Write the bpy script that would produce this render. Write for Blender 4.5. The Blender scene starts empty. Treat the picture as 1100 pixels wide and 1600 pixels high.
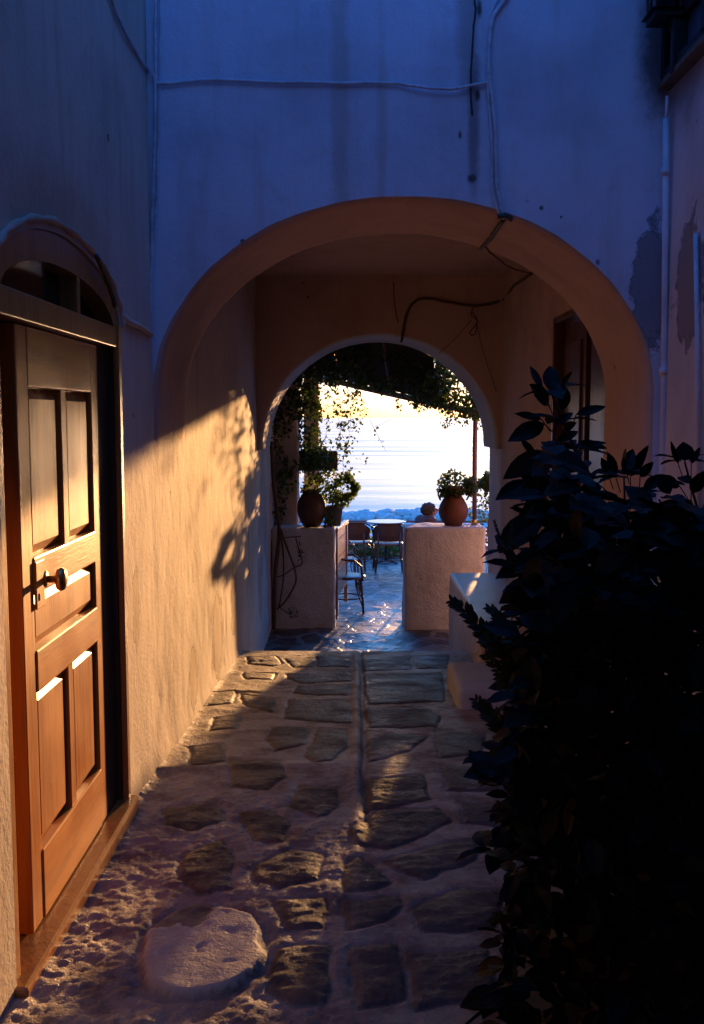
import bpy, bmesh, math, random
import numpy as np
from mathutils import Vector, Matrix, noise as mnoise
R = math.radians
rnd = random.Random(7)
S = bpy.context.scene
COL = S.collection
EYE = 1.6
F = 1555.0
TH = math.atan(148.0 / F)
CT, ST = math.cos(TH), math.sin(TH)

# ---------------------------------------------------------------- survey helpers
def ray(x, y):
    u, v = (x - 555.0) / F, (800.0 - y) / F
    return Vector((u, CT + v * ST, -ST + v * CT))
def onY(x, y, Y):
    d = ray(x, y); t = Y / d.y
    return Vector((d.x * t, Y, EYE + d.z * t))
def onX(x, y, X):
    d = ray(x, y); t = X / d.x
    return Vector((X, d.y * t, EYE + d.z * t))
def onZ(x, y, Z):
    d = ray(x, y); t = (Z - EYE) / d.z
    return Vector((d.x * t, d.y * t, Z))
def zfloor(Y):
    if Y < 4.5: return .03*(3.4-Y)
    return -.033 - 0.267 * (Y - 4.5) / 3.53
def onG(x, y):
    z = 0.0
    for i in range(12):
        p = onZ(x, y, z); z = zfloor(p.y)
    return p

# ---------------------------------------------------------------- tagging
def tag(o, label=None, cat=None, group=None, kind=None):
    if label: o['label'] = label
    if cat: o['category'] = cat
    if group: o['group'] = group
    if kind: o['kind'] = kind
    return o
def thing(name, label, cat, loc=(0, 0, 0), rz=0, group=None):
    o = bpy.data.objects.new(name, None); COL.objects.link(o)
    o.location = loc; o.rotation_euler = (0, 0, rz)
    o.empty_display_size = 0.1
    return tag(o, label, cat, group)
def copy_tree(o, parent=None):
    c = o.copy(); COL.objects.link(c)
    if parent is not None: c.parent = parent
    for ch in list(o.children): copy_tree(ch, c)
    return c

class MB:
    def __init__(s): s.v = []; s.f = []
    def add(s, vs, fs):
        n = len(s.v); s.v += [tuple(v) for v in vs]; s.f += [tuple(n + i for i in f) for f in fs]
        return s
    def box(s, x0, x1, y0, y1, z0, z1):
        return s.add([(x0,y0,z0),(x1,y0,z0),(x1,y1,z0),(x0,y1,z0),(x0,y0,z1),(x1,y0,z1),(x1,y1,z1),(x0,y1,z1)],
            [(0,3,2,1),(4,5,6,7),(0,1,5,4),(1,2,6,5),(2,3,7,6),(3,0,4,7)])
    def bbox(s, x0, x1, y0, y1, z0, z1, b=0.004):
        # bevelled box
        bm = bmesh.new(); bmesh.ops.create_cube(bm, size=1)
        for v in bm.verts:
            v.co = Vector(((x0+x1)/2 + v.co.x*(x1-x0), (y0+y1)/2 + v.co.y*(y1-y0), (z0+z1)/2 + v.co.z*(z1-z0)))
        bmesh.ops.bevel(bm, geom=list(bm.edges), offset=b, segments=2, profile=0.6, affect='EDGES')
        bm.verts.index_update()
        s.add([v.co for v in bm.verts], [[v.index for v in f.verts] for f in bm.faces]); bm.free()
        return s
    def tube(s, pts, r, seg=8, cap=True):
        pts = [Vector(p) for p in pts]; n = len(pts)
        rr = r if isinstance(r, (list, tuple)) else [r] * n
        base = len(s.v); up = Vector((0.13, 0.07, 1)).normalized(); prev = None
        for i, p in enumerate(pts):
            d = (pts[min(i+1, n-1)] - pts[max(i-1, 0)])
            d = d.normalized() if d.length > 1e-9 else Vector((0,0,1))
            if prev is None:
                a = d.cross(up)
                if a.length < 0.1: a = d.cross(Vector((1, 0, 0)))
            else: a = prev - d * prev.dot(d)
            a.normalize(); prev = a; b = d.cross(a)
            for k in range(seg):
                t = 2*math.pi*k/seg
                s.v.append(tuple(p + (a*math.cos(t) + b*math.sin(t)) * rr[i]))
        for i in range(n-1):
            for k in range(seg):
                k2 = (k+1) % seg
                s.f.append((base+i*seg+k, base+i*seg+k2, base+(i+1)*seg+k2, base+(i+1)*seg+k))
        if cap:
            s.f.append(tuple(base+k for k in range(seg))[::-1])
            s.f.append(tuple(base+(n-1)*seg+k for k in range(seg)))
        return s
    def lathe(s, prof, seg=28, c=(0,0,0)):
        base = len(s.v); n = len(prof)
        for (r, z) in prof:
            for k in range(seg):
                t = 2*math.pi*k/seg
                s.v.append((c[0]+r*math.cos(t), c[1]+r*math.sin(t), c[2]+z))
        for i in range(n-1):
            for k in range(seg):
                k2 = (k+1) % seg
                s.f.append((base+i*seg+k, base+i*seg+k2, base+(i+1)*seg+k2, base+(i+1)*seg+k))
        s.f.append(tuple(base+k for k in range(seg))[::-1])
        s.f.append(tuple(base+(n-1)*seg+k for k in range(seg)))
        return s
    def leaf(s, p, d, nrm, L, W):
        # small folded leaf of two triangles pairs
        d = d.normalized(); sd = d.cross(nrm)
        if sd.length < 1e-4: sd = d.cross(Vector((1, .3, .2)))
        sd.normalize(); n = sd.cross(d)
        m = p + d * L * 0.45
        s.add([p, m + sd*W*.5 + n*W*.12, p + d*L, m - sd*W*.5 + n*W*.12], [(0,1,2),(0,2,3)])
    def bigleaf(s, p, d, nrm, L, W, droop=0.15):
        d = d.normalized(); sd = d.cross(nrm)
        if sd.length < 1e-4: sd = d.cross(Vector((1, .3, .2)))
        sd.normalize(); n = sd.cross(d)
        prof = [(0, .02), (.12, .55), (.3, .95), (.5, 1.0), (.7, .8), (.87, .42), (1.0, .02)]
        vs = []; fs = []
        for i, (t, w) in enumerate(prof):
            c = p + d*L*t - n*(droop*L*t*t)
            wv = math.sin(i*2.1)*0.03*W
            vs += [c + sd*W*.5*w + n*(W*.13*w + wv), c, c - sd*W*.5*w + n*(W*.13*w - wv)]
        for i in range(len(prof)-1):
            a = i*3
            fs += [(a, a+1, a+4, a+3), (a+1, a+2, a+5, a+4)]
        s.add(vs, fs)
    def build(s, name, mat, parent=None, smooth=False):
        me = bpy.data.meshes.new(name); me.from_pydata(s.v, [], s.f); me.update()
        if smooth:
            me.polygons.foreach_set('use_smooth', [True]*len(me.polygons))
        if mat: me.materials.append(mat)
        o = bpy.data.objects.new(name, me); COL.objects.link(o)
        if parent is not None: o.parent = parent
        return o

def bez(pts, n=8):
    """Catmull-Rom through points"""
    P = [Vector(p) for p in pts]; out = []
    P = [P[0]*2-P[1]] + P + [P[-1]*2-P[-2]]
    for i in range(1, len(P)-2):
        for k in range(n):
            t = k/n
            a, b, c, d = P[i-1], P[i], P[i+1], P[i+2]
            out.append(0.5*((2*b) + (c-a)*t + (2*a-5*b+4*c-d)*t*t + (3*b-a-3*c+d)*t**3))
    out.append(P[-2]); return out

# ---------------------------------------------------------------- materials
def newmat(name):
    m = bpy.data.materials.new(name); m.use_nodes = True
    nt = m.node_tree; b = nt.nodes['Principled BSDF']
    return m, nt, b
def N(nt, t, **kw):
    n = nt.nodes.new(t)
    for k, v in kw.items(): setattr(n, k, v)
    return n
def setin(n, **kw):
    for k, v in kw.items(): n.inputs[k.replace('_', ' ')].default_value = v
def mix(nt, a, b, f, bt='MIX'):
    m = N(nt, 'ShaderNodeMix', data_type='RGBA', blend_type=bt)
    for sock, val in ((m.inputs[0], f), (m.inputs[6], a), (m.inputs[7], b)):
        if hasattr(val, 'is_output'): nt.links.new(val, sock)
        elif isinstance(val, (tuple, list)): sock.default_value = (*val[:3], 1)
        else: sock.default_value = val
    return m.outputs[2]
def math_(nt, op, a, b=0.0, c=None):
    m = N(nt, 'ShaderNodeMath', operation=op)
    for i, val in enumerate((a, b, c)):
        if val is None: continue
        if hasattr(val, 'is_output'): nt.links.new(val, m.inputs[i])
        else: m.inputs[i].default_value = val
    return m.outputs[0]
def ramp(nt, f, lo, hi, v0=0.0, v1=1.0):
    m = N(nt, 'ShaderNodeMapRange'); m.clamp = True; m.interpolation_type = 'SMOOTHSTEP'
    nt.links.new(f, m.inputs[0])
    for i, v in zip((1, 2, 3, 4), (lo, hi, v0, v1)): m.inputs[i].default_value = v
    return m.outputs[0]
def pos(nt, scale=(1,1,1)):
    g = N(nt, 'ShaderNodeNewGeometry'); mp = N(nt, 'ShaderNodeMapping')
    mp.inputs['Scale'].default_value = scale
    nt.links.new(g.outputs['Position'], mp.inputs[0]); return mp.outputs[0]
def objc(nt, scale=(1,1,1)):
    g = N(nt, 'ShaderNodeTexCoord'); mp = N(nt, 'ShaderNodeMapping')
    mp.inputs['Scale'].default_value = scale
    nt.links.new(g.outputs['Object'], mp.inputs[0]); return mp.outputs[0]
def noise(nt, vec, scale, detail=4, rough=.55, dist=0.0):
    n = N(nt, 'ShaderNodeTexNoise'); nt.links.new(vec, n.inputs['Vector'])
    setin(n, Scale=scale, Detail=detail, Roughness=rough, Distortion=dist); return n.outputs['Fac']
def bump(nt, b, h, strength, dist):
    n = N(nt, 'ShaderNodeBump'); n.inputs['Strength'].default_value = strength; n.inputs['Distance'].default_value = dist
    nt.links.new(h, n.inputs['Height']); nt.links.new(n.outputs[0], b.inputs['Normal']); return n
def addh(nt, parts):
    out = None
    for sock, k in parts:
        t = math_(nt, 'MULTIPLY', sock, k)
        out = t if out is None else math_(nt, 'ADD', out, t)
    return out

def plaster(name, base, under=(.30,.25,.22), rough=.85, patches=(), stains=(), streak=.25, bumpk=1.0, dirt=.35, specks=True, gloss=None):
    m, nt, b = newmat(name)
    P = pos(nt); PS = pos(nt, (5, 5, .55))
    big = noise(nt, P, 1.1, 5, .6); st = noise(nt, PS, 1.6, 5, .6); fine = noise(nt, P, 55, 4, .6); mid = noise(nt, P, 9, 5, .62)
    c = mix(nt, base, [x*.72 for x in base], ramp(nt, big, .42, .72), 'MIX')
    brownish = (base[0]*.62, base[1]*.5, base[2]*.42)
    f = math_(nt, 'MULTIPLY', ramp(nt, st, .48, .75), streak)
    c = mix(nt, c, brownish, f)
    f = math_(nt, 'MULTIPLY', ramp(nt, mid, .55, .8), dirt)
    c = mix(nt, c, brownish, f)
    h = [(big, .35), (mid, .16), (fine, .09), (st, .05)]
    if specks:
        vo = N(nt, 'ShaderNodeTexVoronoi'); nt.links.new(P, vo.inputs['Vector']); vo.inputs['Scale'].default_value = 4.5; vo.inputs['Randomness'].default_value = 1
        sn = noise(nt, P, 2.3, 2)
        dd = math_(nt, 'ADD', vo.outputs['Distance'], math_(nt, 'MULTIPLY', mid, .10))
        sp = math_(nt, 'MULTIPLY', ramp(nt, dd, .115, .09), ramp(nt, sn, .48, .56))
        c = mix(nt, c, (.05, .035, .03), math_(nt, 'MULTIPLY', sp, .75)); h.append((sp, -.25))
    sx = N(nt, 'ShaderNodeSeparateXYZ'); nt.links.new(P, sx.inputs[0])
    wob = noise(nt, P, 8, 8, .75)
    def ell(p, edge):
        # (axis, c1, cz, r1, rz)
        ax, c1, cz, r1, rz = p
        a = math_(nt, 'DIVIDE', math_(nt, 'SUBTRACT', sx.outputs[ax], c1), r1)
        q = math_(nt, 'DIVIDE', math_(nt, 'SUBTRACT', sx.outputs['Z'], cz), rz)
        d = math_(nt, 'SQRT', math_(nt, 'ADD', math_(nt, 'MULTIPLY', a, a), math_(nt, 'MULTIPLY', q, q)))
        d = math_(nt, 'ADD', d, math_(nt, 'MULTIPLY', math_(nt, 'SUBTRACT', wob, .5), 2.6 if edge else 1.2))
        return d
    for p in patches:
        d = ell(p, True); k = ramp(nt, d, 1.0, .96)
        c = mix(nt, c, under, k); h.append((k, -.6))
        rimk = math_(nt, 'MULTIPLY', ramp(nt, d, 1.12, 1.02), math_(nt, 'SUBTRACT', 1.0, k)); h.append((rimk, .25))
    for p, colr, amt in stains:
        d = ell(p, False); k = math_(nt, 'MULTIPLY', ramp(nt, d, 1.15, .35), amt)
        c = mix(nt, c, colr, k)
    nt.links.new(c, b.inputs['Base Color'])
    b.inputs['Roughness'].default_value = rough
    b.inputs['Specular IOR Level'].default_value = .3
    bump(nt, b, addh(nt, h), 1.0, .03*bumpk)
    return m

def simple(name, col, rough=.6, var=.25, scale=12, bumpk=.003, metal=0.0, spec=.5, coat=0.0, stretch=(1,1,1)):
    m, nt, b = newmat(name)
    P = objc(nt, stretch); n1 = noise(nt, P, scale, 5, .6); n2 = noise(nt, P, scale*5, 3)
    c = mix(nt, col, [x*(1-var) for x in col], ramp(nt, n1, .35, .7))
    c = mix(nt, c, [min(1, x*(1+var)) for x in col], math_(nt, 'MULTIPLY', ramp(nt, n2, .55, .75), .5))
    nt.links.new(c, b.inputs['Base Color'])
    setin(b, Roughness=rough, Metallic=metal); b.inputs['Specular IOR Level'].default_value = spec
    b.inputs['Coat Weight'].default_value = coat; b.inputs['Coat Roughness'].default_value = .25
    bump(nt, b, addh(nt, [(n1, .6), (n2, .4)]), 1.0, bumpk)
    return m
def wood(name, col, dark, rough=.45, coat=.22, horiz=False, bumpk=.0015):
    m, nt, b = newmat(name)
    st = (16, 1.2, 16) if horiz else (16, 16, 1.0)
    P = pos(nt, st); n1 = noise(nt, P, 1.5, 6, .62, .6); n2 = noise(nt, P, 7, 4, .6)
    P2 = pos(nt); n3 = noise(nt, P2, 3, 4)
    c = mix(nt, col, dark, ramp(nt, n1, .42, .72))
    c = mix(nt, c, dark, math_(nt, 'MULTIPLY', ramp(nt, n2, .55, .8), .5))
    c = mix(nt, c, [min(1, x*1.35) for x in col], math_(nt, 'MULTIPLY', ramp(nt, n3, .5, .75), .35))
    ch = noise(nt, P2, 28, 4, .7)
    c = mix(nt, c, [min(1, .12+x*1.3) for x in col], math_(nt, 'MULTIPLY', ramp(nt, ch, .665, .72), .6))
    nt.links.new(c, b.inputs['Base Color'])
    nt.links.new(ramp(nt, n3, .3, .7, rough*.85, rough*1.25), b.inputs['Roughness'])
    b.inputs['Coat Weight'].default_value = coat; b.inputs['Coat Roughness'].default_value = .22
    bump(nt, b, addh(nt, [(n1, .5), (n2, .5), (n3, 1.2)]), 1.0, bumpk)
    return m
def leafmat(name, col, trans, tw=.45, rough=.45, var=.5):
    m, nt, b = newmat(name)
    P = pos(nt); n1 = noise(nt, P, 7, 3); n2 = noise(nt, P, 45, 2)
    c = mix(nt, col, [x*(1-var) for x in col], ramp(nt, n1, .35, .65))
    c = mix(nt, c, (col[0]*1.7, col[1]*1.3, col[2]), math_(nt, 'MULTIPLY', ramp(nt, n2, .5, .7), .6))
    nt.links.new(c, b.inputs['Base Color']); setin(b, Roughness=rough)
    b.inputs['Specular IOR Level'].default_value = .3
    t = N(nt, 'ShaderNodeBsdfTranslucent'); t.inputs[0].default_value = (*trans, 1)
    ms = N(nt, 'ShaderNodeMixShader'); ms.inputs[0].default_value = tw
    nt.links.new(b.outputs[0], ms.inputs[1]); nt.links.new(t.outputs[0], ms.inputs[2])
    nt.links.new(ms.outputs[0], nt.nodes['Material Output'].inputs[0])
    return m

W_PATCH = (.36, .33, .34)
M = {}
M['front'] = plaster('blue_white_limewash', (.58, .66, .84), under=(.25, .26, .33), streak=.35, dirt=.3,
    patches=[('X', 1.345, 2.18, .085, .26)],
    stains=[(('X', .50, 3.4, .06, .55), (.25,.22,.25), .55), (('X', -.07, 3.0, .05, .9), (.36,.33,.36), .5),
            (('X', .12, 2.9, .03, .5), (.42,.39,.42), .5), (('X', 1.36, 3.25, .12, .40), (.04,.04,.05), .8), (('X', .53, 2.9, .035, .35), (.15,.12,.13), .7),
    (('X', .545, 3.03, .014, .03), (.05,.04,.05), .95), (('X', .47, 2.86, .010, .022), (.06,.05,.06), .9), (('X', .525, 2.67, .026, .022), (.07,.06,.07), .9),
    (('X', .84, 2.54, .012, .012), (.06,.05,.06), .9), (('X', .93, 2.5, .008, .010), (.06,.05,.06), .9), (('X', 1.10, 2.30, .012, .016), (.08,.07,.08), .8), (('X', .55, 3.40, .016, .05), (.06,.05,.06), .95)])
M['left'] = plaster('left_limewash', (.60, .53, .48), under=(.42, .33, .26), streak=.5, dirt=.35,
    patches=[('Y', 4.17, .80, .055, .17), ('Y', 6.6, .15, .20, .26), ('Y', 7.5, .25, .14, .32), ('Y', 5.6, .10, .12, .16), ('Y', 8.6, .5, .05, .3), ('Y', 4.13, 1.35, .012, .10)],
    stains=[(('Y', 3.2, 2.2, .75, .22), (.40, .26, .18), .55)], bumpk=1.0)
M['right'] = plaster('right_limewash', (.62, .58, .62), under=(.27, .23, .24), streak=.3,
    patches=[('Y', 4.25, 2.15, .16, .24), ('Y', 4.02, 2.2, .05, .2)], stains=[(('Y', 4.4, 3.1, .4, .3), (.1,.08,.08), .6)])
M['inner'] = plaster('passage_limewash', (.52, .37, .325), streak=.18, dirt=.25, bumpk=.8)
M['pier'] = plaster('rough_cast_plaster', (.50, .51, .53), streak=.1, dirt=.45, bumpk=3.2)
M['oldwall'] = plaster('old_terrace_plaster', (.48, .42, .38), streak=.4, dirt=.5, bumpk=1.4)
M['door'] = wood('ochre_varnished_wood', (.52, .175, .016), (.33, .10, .008))
M['doorH'] = wood('ochre_varnished_rail', (.52, .175, .016), (.33, .10, .008), horiz=True)
M['frame'] = wood('brown_frame_wood', (.38, .155, .03), (.24, .085, .014), rough=.4, coat=.6)
M['darkwood'] = wood('dark_brown_wood', (.10, .035, .015), (.05, .018, .008), rough=.45, coat=.3)
M['jambshade'] = wood('shaded_jamb_wood', (.035, .015, .008), (.02, .008, .004), rough=.6, coat=.05)  # frame wood taken almost to black, shade put into the colour
M['gatewood'] = wood('red_brown_gate_wood', (.34, .10, .03), (.18, .05, .015), rough=.4, coat=.4)
M['greybrown'] = wood('weathered_wood', (.12, .085, .06), (.06, .04, .03), rough=.7, coat=0)
M['glass'] = simple('dark_pane_glass', (.012, .012, .015), rough=.12, var=.1, bumpk=.0003)
M['pane'] = simple('blue_shutter_panel', (.05, .075, .13), rough=.35, var=.3, scale=14, stretch=(1, 8, .6))
M['brass'] = simple('worn_brass', (.55, .36, .14), rough=.35, metal=1.0, bumpk=.0005)
M['cable_w'] = simple('painted_cable', (.55, .60, .72), rough=.6, var=.35, scale=20)
M['cable_d'] = simple('dark_cable', (.05, .035, .03), rough=.6)
M['cable_b'] = simple('brown_cable', (.10, .055, .035), rough=.7)
M['pipe'] = simple('painted_pipe', (.62, .66, .80), rough=.5, var=.2, scale=6)
M['iron'] = simple('black_iron', (.015, .015, .018), rough=.5, metal=.4)
M['terra'] = simple('terracotta', (.11, .032, .016), rough=.75, var=.35, scale=8, bumpk=.004)
M['terra_d'] = simple('dark_glazed_clay', (.09, .035, .02), rough=.45, var=.4, scale=8)
M['pot_grey'] = simple('grey_plastic_pot', (.10, .085, .08), rough=.5)
M['soil'] = simple('soil', (.04, .028, .02), rough=.95, scale=40, bumpk=.01)
M['rattan'] = simple('dark_rattan', (.05, .022, .012), rough=.45, var=.5, scale=60, bumpk=.003)
M['seatc'] = simple('woven_seat', (.12, .06, .04), rough=.4, var=.4, scale=80, bumpk=.002)
M['tabletop'] = simple('pale_tabletop', (.30, .27, .25), rough=.22, var=.1, scale=10, bumpk=.0005)
M['skin'] = simple('skin', (.35, .19, .13), rough=.55, var=.1)
M['hair'] = simple('brown_hair', (.05, .028, .015), rough=.6, var=.5, scale=60, bumpk=.01)
M['shirt'] = simple('brown_shirt', (.09, .05, .04), rough=.8, var=.15)
M['trouser'] = simple('dark_trousers', (.05, .05, .07), rough=.85)
M['leaf'] = leafmat('vine_leaf', (.030, .058, .018), (.09, .15, .02), .28)
M['leafpot'] = leafmat('pot_plant_leaf', (.045, .085, .02), (.18, .24, .03), .45)
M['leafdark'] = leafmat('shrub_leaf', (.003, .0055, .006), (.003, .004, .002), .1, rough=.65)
M['leafsprig'] = leafmat('sprig_leaf', (.03, .04, .014), (.05, .05, .01), .3)
M['stem'] = simple('woody_stem', (.10, .06, .035), rough=.85, var=.4, scale=20, bumpk=.004)
M['stemdark'] = simple('shrub_stem', (.022, .018, .014), rough=.8)
M['reed'] = simple('reed_mat', (.035, .028, .016), rough=.9, var=.5, scale=6, stretch=(1, 20, 1), bumpk=.01)
M['rock'] = simple('shore_rock', (.86, .74, .64), rough=.85, var=.45, scale=5, bumpk=.05)

# ground with stone mask
def ground_mat():
    m, nt, b = newmat('whitewashed_paving')
    at = N(nt, 'ShaderNodeAttribute'); at.attribute_name = 'mask'
    sp = N(nt, 'ShaderNodeSeparateColor'); nt.links.new(at.outputs['Color'], sp.inputs[0])
    P = pos(nt); n1 = noise(nt, P, 5, 6, .65); n2 = noise(nt, P, 38, 5, .65); n3 = noise(nt, P, 120, 3); n4 = noise(nt, P, 1.2, 4)
    mort = mix(nt, (.30, .25, .205), (.15, .11, .085), ramp(nt, n1, .40, .68))
    mort = mix(nt, mort, (.40, .35, .31), math_(nt, 'MULTIPLY', ramp(nt, n2, .52, .7), .5))
    st = mix(nt, (.13, .095, .065), (.055, .042, .033), ramp(nt, n1, .4, .62))
    st = mix(nt, st, (.17, .115, .065), math_(nt, 'MULTIPLY', ramp(nt, n2, .5, .7), .7))
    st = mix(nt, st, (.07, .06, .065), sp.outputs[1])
    c = mix(nt, mort, st, sp.outputs[0])
    c = mix(nt, c, (.50, .43, .36), sp.outputs[2])
    nt.links.new(c, b.inputs['Base Color'])
    rg = ramp(nt, n1, .35, .7, .52, .78)
    nt.links.new(rg, b.inputs['Roughness']); b.inputs['Specular IOR Level'].default_value = .45
    bump(nt, b, addh(nt, [(n2, .7), (n3, .25), (n1, .5)]), 1.0, .013)
    return m
M['ground'] = ground_mat()
def flag_mat():
    m, nt, b = newmat('terrace_flagstones')
    P = pos(nt); w = noise(nt, P, 2.5, 3)
    dis = N(nt, 'ShaderNodeVectorMath', operation='ADD'); nt.links.new(P, dis.inputs[0])
    cmb = N(nt, 'ShaderNodeCombineXYZ'); 
    wx = math_(nt, 'MULTIPLY', w, .35); nt.links.new(wx, cmb.inputs[0]); nt.links.new(wx, cmb.inputs[1])
    nt.links.new(cmb.outputs[0], dis.inputs[1])
    vo = N(nt, 'ShaderNodeTexVoronoi', feature='DISTANCE_TO_EDGE'); nt.links.new(dis.outputs[0], vo.inputs['Vector']); vo.inputs['Scale'].default_value = 2.6
    n1 = noise(nt, P, 6, 5, .6); n2 = noise(nt, P, 30, 4)
    k = ramp(nt, vo.outputs['Distance'], .045, .075)
    st = mix(nt, (.05, .044, .044), (.026, .023, .023), ramp(nt, n1, .4, .65))
    c = mix(nt, (.16, .145, .145), st, k)
    nt.links.new(c, b.inputs['Base Color'])
    nt.links.new(ramp(nt, n1, .3, .7, .30, .52), b.inputs['Roughness'])
    bump(nt, b, addh(nt, [(k, -.35), (n1, .8), (n2, .25)]), 1.0, .018)
    return m
M['flag'] = flag_mat()
def sea_mat():
    m, nt, b = newmat('sea_water')
    P = pos(nt, (.35, 1, 1)); n1 = noise(nt, P, .9, 5, .6); n2 = noise(nt, P, .09, 4, .6); n3 = noise(nt, pos(nt, (.02, .2, 1)), .35, 4)
    b.inputs['Base Color'].default_value = (.10, .16, .22, 1)
    nt.links.new(ramp(nt, n3, .35, .65, .10, .28), b.inputs['Roughness'])
    b.inputs['IOR'].default_value = 1.33
    bump(nt, b, addh(nt, [(n1, .25), (n2, 1.2)]), 1.0, .14)
    return m
M['sea'] = sea_mat()

# ---------------------------------------------------------------- numpy noise
def vnoise(X, Y, seed):
    r = np.random.RandomState(seed); T = r.rand(256, 256)
    xi = np.floor(X).astype(int); yi = np.floor(Y).astype(int); fx = X-xi; fy = Y-yi
    fx = fx*fx*(3-2*fx); fy = fy*fy*(3-2*fy)
    a = T[xi & 255, yi & 255]; b = T[(xi+1) & 255, yi & 255]; c = T[xi & 255, (yi+1) & 255]; d = T[(xi+1) & 255, (yi+1) & 255]
    return (a*(1-fx)+b*fx)*(1-fy) + (c*(1-fx)+d*fx)*fy - .5
def fbm(X, Y, sc, oc=4, seed=1, g=.5):
    o = 0; a = 1
    for i in range(oc):
        o = o + a*vnoise(X*sc+17.3*i+100, Y*sc+5.1*i+100, seed+i); sc *= 2.05; a *= g
    return o
def grid_mesh(name, PX, PY, PZ, mat, parent=None, col=None):
    ny, nx = PX.shape
    co = np.stack([PX, PY, PZ], -1).reshape(-1, 3).astype(np.float32)
    i = np.arange(nx*ny).reshape(ny, nx)
    q = np.stack([i[:-1,:-1], i[:-1,1:], i[1:,1:], i[1:,:-1]], -1).reshape(-1, 4)
    me = bpy.data.meshes.new(name); me.vertices.add(len(co)); me.vertices.foreach_set('co', co.ravel())
    me.loops.add(q.size); me.loops.foreach_set('vertex_index', q.ravel().astype(np.int32))
    me.polygons.add(len(q)); me.polygons.foreach_set('loop_start', np.arange(0, q.size, 4, dtype=np.int32))
    me.polygons.foreach_set('loop_total', np.full(len(q), 4, dtype=np.int32))
    me.polygons.foreach_set('use_smooth', np.ones(len(q), dtype=bool))
    me.update(calc_edges=True); me.validate()
    if col is not None:
        a = me.color_attributes.new('mask', 'FLOAT_COLOR', 'POINT'); a.data.foreach_set('color', col.reshape(-1).astype(np.float32))
    me.materials.append(mat)
    o = bpy.data.objects.new(name, me); COL.objects.link(o)
    if parent is not None: o.parent = parent
    return o

# ================================================================ GROUND
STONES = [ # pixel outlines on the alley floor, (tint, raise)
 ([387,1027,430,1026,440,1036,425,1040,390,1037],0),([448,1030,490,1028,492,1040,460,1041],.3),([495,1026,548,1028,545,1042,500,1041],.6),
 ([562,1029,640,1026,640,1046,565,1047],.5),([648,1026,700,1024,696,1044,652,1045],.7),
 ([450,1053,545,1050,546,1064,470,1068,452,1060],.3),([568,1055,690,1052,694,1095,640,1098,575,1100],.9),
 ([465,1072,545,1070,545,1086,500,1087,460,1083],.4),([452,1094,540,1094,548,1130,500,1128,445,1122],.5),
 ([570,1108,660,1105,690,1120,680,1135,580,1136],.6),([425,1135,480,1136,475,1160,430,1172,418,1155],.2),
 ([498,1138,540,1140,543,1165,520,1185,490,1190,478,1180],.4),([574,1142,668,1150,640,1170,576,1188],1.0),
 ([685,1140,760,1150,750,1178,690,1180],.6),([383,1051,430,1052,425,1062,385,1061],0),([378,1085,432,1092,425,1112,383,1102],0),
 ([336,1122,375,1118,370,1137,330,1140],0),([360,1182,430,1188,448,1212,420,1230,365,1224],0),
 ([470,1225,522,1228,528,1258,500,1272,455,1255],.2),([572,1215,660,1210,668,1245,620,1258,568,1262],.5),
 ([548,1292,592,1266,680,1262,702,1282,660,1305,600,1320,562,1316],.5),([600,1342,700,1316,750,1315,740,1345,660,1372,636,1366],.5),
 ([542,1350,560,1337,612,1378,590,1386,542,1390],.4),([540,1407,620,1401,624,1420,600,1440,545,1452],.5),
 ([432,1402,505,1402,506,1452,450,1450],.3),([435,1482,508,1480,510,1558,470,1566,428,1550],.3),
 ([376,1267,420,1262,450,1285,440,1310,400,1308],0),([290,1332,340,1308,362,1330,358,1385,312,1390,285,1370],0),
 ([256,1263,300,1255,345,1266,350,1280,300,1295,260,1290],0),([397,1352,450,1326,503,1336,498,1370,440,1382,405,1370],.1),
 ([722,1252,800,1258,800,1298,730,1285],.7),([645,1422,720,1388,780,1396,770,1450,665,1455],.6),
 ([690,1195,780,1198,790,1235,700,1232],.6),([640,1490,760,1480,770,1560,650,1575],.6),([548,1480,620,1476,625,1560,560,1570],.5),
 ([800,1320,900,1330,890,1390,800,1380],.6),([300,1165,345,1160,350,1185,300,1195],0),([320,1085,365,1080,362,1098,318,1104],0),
]
BIG = [222,1500,236,1455,290,1420,350,1420,402,1438,408,1475,398,1520,345,1545,270,1552,230,1534]
def poly_sd(PX, PY, poly):
    """signed distance (positive inside) to polygon"""
    d = np.full(PX.shape, 1e9); ins = np.zeros(PX.shape, bool); n = len(poly)
    for i in range(n):
        ax, ay = poly[i]; bx, by = poly[(i+1) % n]
        ex, ey = bx-ax, by-ay; L = ex*ex+ey*ey+1e-12
        t = np.clip(((PX-ax)*ex+(PY-ay)*ey)/L, 0, 1)
        d = np.minimum(d, np.hypot(PX-ax-t*ex, PY-ay-t*ey))
        c = ((ay > PY) != (by > PY)) & (PX < (bx-ax)*(PY-ay)/(by-ay+1e-12)+ax)
        ins ^= c
    return np.where(ins, d, -d)
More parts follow.
